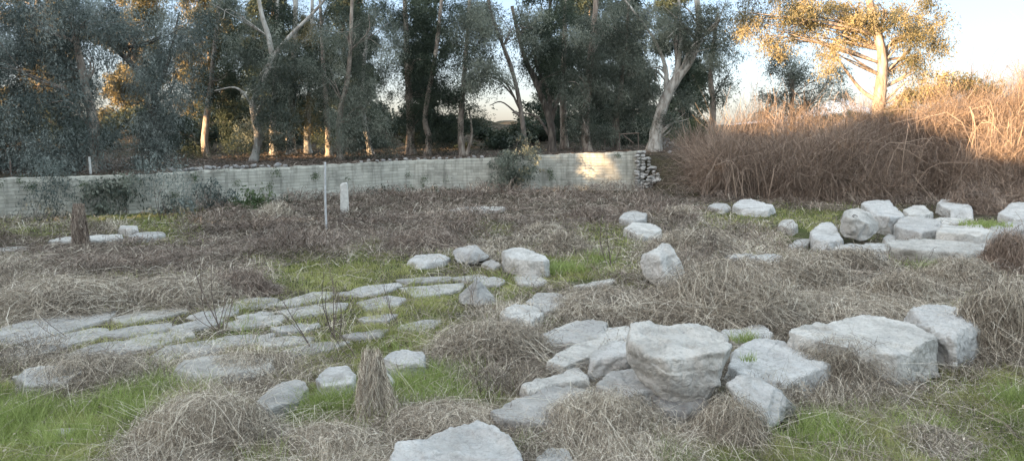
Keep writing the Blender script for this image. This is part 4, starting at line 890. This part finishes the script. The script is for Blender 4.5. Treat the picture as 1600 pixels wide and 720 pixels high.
def mound(px, yb, hw, hp, label, mat, dens):
    D = gdist(yb); m = D/F; rx = hw*m; rz = hp*m; ry = min(max(.3, rx*.75), 1.6); D2 = D+ry*.6; x0 = (px-800)/F*D
    base = np.array([x0, D2, float(np.clip(ground(x0, D2), -.1, .3))])
    sc = np.clip(D/9, .8, 3.2); n = int(6500*dens*(hw*hp/6000.)**.8*1.6)+900
    q = rng.normal(0, 1, (n, 3)); q[:, 2] = np.abs(q[:, 2]); q /= np.linalg.norm(q, axis=1)[:, None]; nzm = 1+.60*fbm(q*2.1+px, 4, 8, .6); q[:, 2] *= 1-.35*np.hypot(q[:, 0], q[:, 1]); r = rng.uniform(.70, 1.0, n)*nzm
    S = q*r[:, None]*np.array([rx, ry, rz])
    K = 7; t = np.linspace(0, 1, K); L = rng.uniform(.25, .75, n)*min(1.0, .5+rz)*.9
    # stalks fall down and outwards over the mound, wandering
    out = q.copy(); out[:, 2] = -.6; out /= np.linalg.norm(out, axis=1)[:, None]
    tang = np.cross(q, [0, 0, 1])+1e-6; tang /= np.linalg.norm(tang, axis=1)[:, None]
    d0 = out*rng.uniform(.2, 1, (n, 1))+tang*rng.normal(0, 1.1, (n, 1))+rng.normal(0, .45, (n, 3))
    step = np.cumsum(d0[:, None]+np.cumsum(rng.normal(0, .55, (n, K, 3)), 1), 1)*(L/K)[:, None, None]
    P = S[:, None]+step; lo = .01-base[2]*0
    lim = np.sqrt(np.clip((P[..., 0]/rx)**2+(P[..., 1]/ry)**2+(np.maximum(P[..., 2], 0)/rz)**2, 1e-3, None)); over = np.maximum(lim/(1.12*nzm[:, None]+.45*np.clip(1-P[..., 2]/rz*2, 0, 1)), 1)
    P[..., :] = P/over[..., None]; P[..., 2] = np.maximum(P[..., 2], lo+rng.uniform(0, .05, (n, 1)))
    b = Buf(); ribbons(b, P, .0046*sc*np.ones(n), np.clip(rng.beta(.8, 1.0, n)*.8+.12+.3*vnoise(S*3+px, 9), 0, 1), taper=False)
    # long pale stalks thrown over the heap
    nl = n//30; ia = rng.integers(0, n, nl); Pl = S[ia][:, None]*1.04+np.cumsum((d0[ia]*np.array([1, 1, .5]))[:, None]*.8+np.cumsum(rng.normal(0, .10, (nl, K, 3)), 1), 1)*(rng.uniform(.5, 1.1, nl)*min(1, .4+rz)/K)[:, None, None]
    Pl[..., 2] = np.maximum(Pl[..., 2], .02); ribbons(b, Pl, .0042*sc*np.ones(nl), rng.uniform(.6, 1, nl), taper=False)
    # upright wisps
    nw = n//14; a = rng.uniform(0, 6.28, nw); rr = rng.uniform(0, 1, nw)**.5
    W0 = np.stack([np.cos(a)*rr*rx, np.sin(a)*rr*ry, rz*np.sqrt(1-rr**2)*.8], -1); dv = rng.normal(0, .35, (nw, 3)); dv[:, 2] = 1
    Wp = W0[:, None]+dv[:, None]*(rng.uniform(.06, .22, nw)[:, None]*t[None])[..., None]+rng.normal(0, .008, (nw, K, 3)); ribbons(b, Wp, .005*sc*np.ones(nw), rng.uniform(.3, 1, nw))
    root = empty('weed_mound', base, label, 'weed mound', 'mounds of dead weeds')
    b.build('stalks', M[mat], root)
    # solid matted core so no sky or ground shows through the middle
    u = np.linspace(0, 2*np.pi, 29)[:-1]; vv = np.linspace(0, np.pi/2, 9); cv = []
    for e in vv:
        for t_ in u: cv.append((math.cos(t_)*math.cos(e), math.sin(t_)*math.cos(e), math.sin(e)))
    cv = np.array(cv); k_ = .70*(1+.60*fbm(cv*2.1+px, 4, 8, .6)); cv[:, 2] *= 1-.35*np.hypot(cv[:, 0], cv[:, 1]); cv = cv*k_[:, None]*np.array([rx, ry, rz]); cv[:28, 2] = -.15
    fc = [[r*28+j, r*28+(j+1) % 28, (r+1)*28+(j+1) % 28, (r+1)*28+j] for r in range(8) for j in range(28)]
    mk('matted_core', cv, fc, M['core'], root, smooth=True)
M['core'] = barkmat('matted_core', (.03, .025, .02), (.07, .058, .046), (.14, .12, .095), 14)  # near-black tones stand for shade in the gaps between stalks
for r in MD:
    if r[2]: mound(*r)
M['core2'] = barkmat('pale_matted_core', (.16, .14, .12), (.28, .25, .21), (.4, .36, .31), 14)
# --- straw-draped post and overgrown post
def draped(px, yb, hp, wtop, wbot, label, mat, D=None):
    D = D or gdist(yb); m = D/F; h = hp*m; base = np.array([(px-800)/F*D, D, 0.]); root = empty('draped_post', base, label, 'post')
    tb = Buf(); tube(tb, spline([(0, 0, -.1), (0.01, 0, h*.5), (0, 0, h*.97)], 6), [.06, .055, .055, .05, .05, .045], 8); tb.build('post', M['bark_dark'], root, smooth=True)
    n = 5200; K = 8; t = np.linspace(0, 1, K); a = rng.uniform(0, 6.28, n); z0 = h*rng.uniform(.25, 1, n)**.6
    z = z0[:, None]*(1-t[None]*rng.uniform(.3, 1, (n, 1))); rad = (wtop+(wbot-wtop)*(1-z/h)**1.1)*m*rng.uniform(.74, 1.12, (n, 1))
    aa = a[:, None]+np.cumsum(rng.normal(0, .16, (n, K)), 1)
    rad = rad*(1+.38*vnoise(np.stack([np.cos(aa).ravel()*2.2, np.sin(aa).ravel()*2.2, z.ravel()*1.6], -1), 21).reshape(aa.shape)+.35*(rng.uniform(0, 1, (n, 1)) > .93)*t[None]); z = z+.02*rng.normal(0, 1, z.shape)
    P = np.stack([np.cos(aa)*rad, np.sin(aa)*rad, z+.02], -1)+rng.normal(0, .008, (n, K, 3)); b = Buf(); sc = np.clip(D/9, .8, 3)
    ribbons(b, P, .0048*sc*np.ones(n), np.clip(rng.beta(.9, .8, n)*.75+.22, 0, 1), taper=False); b.build('weeds', M[mat], root)
    c = Buf(); tube(c, spline([(0, 0, -.1), (0, 0, h*.5), (0, 0, h*.93)], 8), np.linspace(wbot, wtop, 8)*m*.58, 12); c.build('matted_core', M['core2'], root, smooth=True)
draped(574, 655, 112, 13, 33, 'post wholly draped in hanging pale straw in the left foreground', 'straw')
draped(118, 385, 66, 7, 10, 'slim overgrown post wrapped in dark vines in front of the left wall', 'brush')
# --- bare stems
def stems(label, px, yb, shoots, D=None, mat='twig'):
    D = D or gdist(yb); root = empty('bare_stems', (( px-800)/F*D, D, 0), label, 'stems', 'bare upright stems'); b = Buf(); base = np.array(root.location)
    for tip, w_ in shoots:
        e = at_d(tip[0], tip[1], D+random.uniform(-.3, .3))-base; s0 = np.array([random.uniform(-.08, .08), random.uniform(-.08, .08), -.02])
        mid = (s0+e)/2+rng.normal(0, .07, 3)*np.linalg.norm(e); sp = spline([s0, mid, e], 12); tube(b, sp, np.linspace(w_, w_*.35, 12), 5, tint=random.uniform(.1, .7))
        for k in range(5, 12):
            if random.random() < .7:
                dv = rng.normal(0, .5, 3); dv[2] = abs(dv[2])+.5; l = random.uniform(.08, .3); tube(b, np.array([sp[k], sp[k]+dv*l*.5, sp[k]+dv*l+rng.normal(0, .02, 3)]), [w_*.4, w_*.3, w_*.2], 4, tint=random.uniform(.1, .8))
    b.build('twigs', M[mat], root)
stems('fan of bare thorny stems rising behind the stone bench', 335, 520, [((296, 370), .010), ((312, 395), .009), ((330, 385), .008), ((348, 420), .008), ((365, 430), .008), ((285, 420), .007), ((372, 455), .007)])
stems('dark bare stems standing before the straw-draped post', 515, 528, [((506, 425), .009), ((513, 412), .008), ((520, 430), .009), ((524, 440), .007), ((510, 450), .008)])
stems('bare stem leaning left over the paving', 470, 545, [((420, 430), .008), ((432, 480), .007)])
stems('bare stem leaning left below the dark upright stems', 555, 560, [((508, 505), .008), ((520, 520), .008)])
stems('lone dark stem left of the gable-shaped stone', 612, 510, [((596, 430), .007), ((604, 450), .006)])
stems('twiggy dead bush beyond the standing boulder on the left', 955, 418, [((938, 345), .012), ((946, 352), .010), ((965, 372), .009), ((972, 378), .009), ((948, 380), .010)])
stems('pair of stems in front of the gable-shaped stone', 735, 485, [((724, 430), .006), ((740, 425), .006), ((745, 440), .006)])
stems('thin stems at the far left over the slabs', 85, 530, [((60, 490), .006), ((52, 500), .006)])
stems('reddish stalks among the grass left of the tapering boulder', 760, 640, [((742, 580), .005), ((750, 585), .005), ((762, 578), .005), ((770, 590), .005)])
stems('orange-brown stalks in the dry grass left of the grey wedge stone', 1112, 405, [((1105, 350), .009), ((1112, 360), .008), ((1120, 372), .008)])
stems('tall bare stems at the right edge beside the fissured block', 1580, 545, [((1560, 430), .008), ((1575, 420), .008), ((1590, 440), .009), ((1548, 450), .007)])
stems('bare saplings against the left part of the wall', 250, 345, [((240, 285), .012), ((255, 290), .012), ((248, 300), .01)])
# ------------------------------------------------------------------ pole, marble stele, metal frame, fence posts
D = gdist(362); pr = empty('metal_pole', ((507-800)/F*D, D, 0), 'thin pale metal pole standing upright in the scrub', 'pole')
tb = Buf(); h = at_d(507, 255, D)[2]; tube(tb, [(0, 0, -.2), (0, 0, h*.5), (.03, 0, h)], [.034, .034, .034], 10); tb.build('shaft', M['pole'], pr, smooth=True)
tb = Buf(); tube(tb, [(.03, 0, h), (.03, 0, h+.015), (.03, 0, h+.03)], [.04, .04, .01], 10); tb.build('cap', M['pole'], pr)
NS[0] += 1; D = gdist(335); 
st = place_rock('marble_stele', 'upright white marble slab standing alone in front of the wall', np.array([at_d(a, b, D+k) for a, b, k in [(532, 338, 0), (546, 338, 0), (532, 338, .3), (546, 338, .3), (531, 290, 0), (534, 286, 0), (542, 285, 0), (531, 290, .26), (535, 286, .26), (543, 285, .26), (544, 300, 0), (544, 300, .26)]]), 'marble', NS[0], cat='slab', rough=.3, chips=3, vs=.6)
def frame():
    D = 41; r = empty('rusty_gate', at_d(985, 238, D), 'thin rusty metal gate frame on the terrace near the end of the wall', 'gate'); base = np.array(r.location); base[2] = float(ground(base[0], D)); r.location = base
    for nm, (a, b) in (('post', ((968, 240), (968, 210))), ('post', ((998, 240), (997, 208))), ('crossbar', ((967, 210), (999, 208))), ('brace', ((975, 212), (990, 224)))):
        tb = Buf(); p, q = at_d(*a, D)-base, at_d(*b, D)-base
        if nm == 'post': p[2] = -.1
        tube(tb, [p, (p+q)/2, q], [.03, .03, .03], 6); tb.build(nm, M['rust'], r)
frame()
for px, py0, D, lb in ((944, 212, 41, 'thin rusty post left of the metal frame'), (1058, 222, 41.5, 'short grey post at the top of the earth bank'), (142, 245, 29.5, 'pale fence post behind the left wall'), (18, 248, 28, 'thin fence post above the wall at the left edge')):
    x = (px-800)/F*D; gz = float(ground(x, D)); tb = Buf(); h = at_d(px, py0, D)[2]-gz; w_ = .05 if px == 142 else .03
    tube(tb, [(0, 0, -.1), (0, 0, h*.5), (0, 0, h)], [w_, w_, w_*.9], 8); o = tb.build('fence_post', M['marble' if px == 142 else 'rust']); o.location = (x, D, gz); tag(o, lb, 'post')
# ------------------------------------------------------------------ bramble thicket
def thicket():
    b = Buf()
    prof_x = [1060, 1090, 1120, 1160, 1200, 1240, 1290, 1330, 1380, 1430, 1480, 1530, 1600, 1700, 1850]
    prof_y = [285, 272, 250, 226, 208, 200, 218, 204, 190, 178, 165, 152, 138, 124, 118]
    n = 330000; px = rng.uniform(1072, 1850, n); D = rng.uniform(31.2, 37.5, n)
    D = D+np.interp(px, [1060, 1150, 1300], [3.5, 1.0, 0])
    x = (px-800)/F*D; gz = ground(x, D)
    top = at_d(px, np.interp(px, prof_x, prof_y)+14*vnoise(np.stack([px/22, D*.6, 0*px], -1), 3), D)[:, 2]
    frac = np.interp(px, prof_x, np.ones(len(prof_x)))
    top = gz+(top-gz)*np.clip((D-30.4)/3.6, .25, 1)**.7*np.interp(px, [1072, 1120], [.35, 1])
    top = top+.2+.9*vnoise(np.stack([x*.9, D*.8, 0*x], -1), 12)+.35*vnoise(np.stack([x*2.3, D*2, 0*x], -1), 14)+.25*vnoise(np.stack([x*5, D*4, 0*x], -1), 13)
    z = gz+(top-gz)*rng.uniform(0, 1, n)**1.15
    kp = fbm(np.stack([x*.9, D*.9, z*1.1], -1), 3, 55)+.35*vnoise(np.stack([x*3.1, D*3.1, z*3.1], -1), 56) > rng.normal(.13, .05, n)
    x, D, gz, top, z = x[kp], D[kp], gz[kp], top[kp], z[kp]; n = len(x)
    P0 = np.stack([x, D, z], -1); K = 8; t = np.linspace(0, 1, K)
    a = rng.uniform(0, 6.28, n); L = rng.uniform(.3, 1.2, n); el = rng.uniform(-.4, 1.5, n); dp = rng.uniform(0, 1, n)**1.5*1.3
    hx = np.cos(a)[:, None]*L[:, None]*t*.7; hy = np.sin(a)[:, None]*L[:, None]*t*.7
    hz = L[:, None]*(el[:, None]*t-dp[:, None]*t**2)
    P = P0[:, None]+np.stack([hx, hy, hz], -1)+np.cumsum(np.cumsum(rng.normal(0, .048, (n, K, 3)), 1), 1)+rng.normal(0, .02, (n, K, 3))
    P[..., 2] = np.maximum(P[..., 2], gz[:, None]-.02)
    ribbons(b, P, rng.uniform(.007, .016, n), np.clip(rng.beta(2, 2, n)+.25*vnoise(P0*.7, 31), 0, 1), taper=False)
    # upright wands sticking out of the top
    m = 5200; px = rng.uniform(1100, 1800, m); D = rng.uniform(33, 37, m); x = (px-800)/F*D; top = at_d(px, np.interp(px, prof_x, prof_y)+8, D)[:, 2]
    dv = rng.normal(0, .55, (m, 3)); dv[:, 2] = 1; P = np.stack([x, D, top-.6], -1)[:, None]+dv[:, None]*(rng.uniform(.3, 1.2, m)[:, None]*t[None])[..., None]+np.cumsum(rng.normal(0, .02, (m, K, 3)), 1)
    ribbons(b, P, .014*np.ones(m), rng.uniform(.3, 1, m))
    for k in range(260):                                   # older woody canes arching out of the mass
        px0 = rng.uniform(1090, 1800); D0 = rng.uniform(31.5, 35); x0 = (px0-800)/F*D0; g0 = float(ground(x0, D0)); t0 = at_d(px0, np.interp(px0, prof_x, prof_y), D0)[2]
        hh = max(.6, (t0-g0)*rng.uniform(.5, 1.1)); dv = rng.normal(0, .6, 2)*hh; e = np.array([x0+dv[0], D0+dv[1]*.6, g0+hh*rng.uniform(.6, 1)])
        md = np.array([x0+dv[0]*.35, D0+dv[1]*.2, g0+hh*.85]); tube(b, spline([(x0, D0, g0-.05), md, e], 8)+rng.normal(0, .03, (8, 3)), np.linspace(.022, .006, 8), 4, tint=rng.uniform(.2, 1))
    tag(b.build('bramble_thicket', M['bramble']), 'great tangled thicket of leafless orange-brown brambles filling the right side', 'brambles', kind='stuff')
thicket()
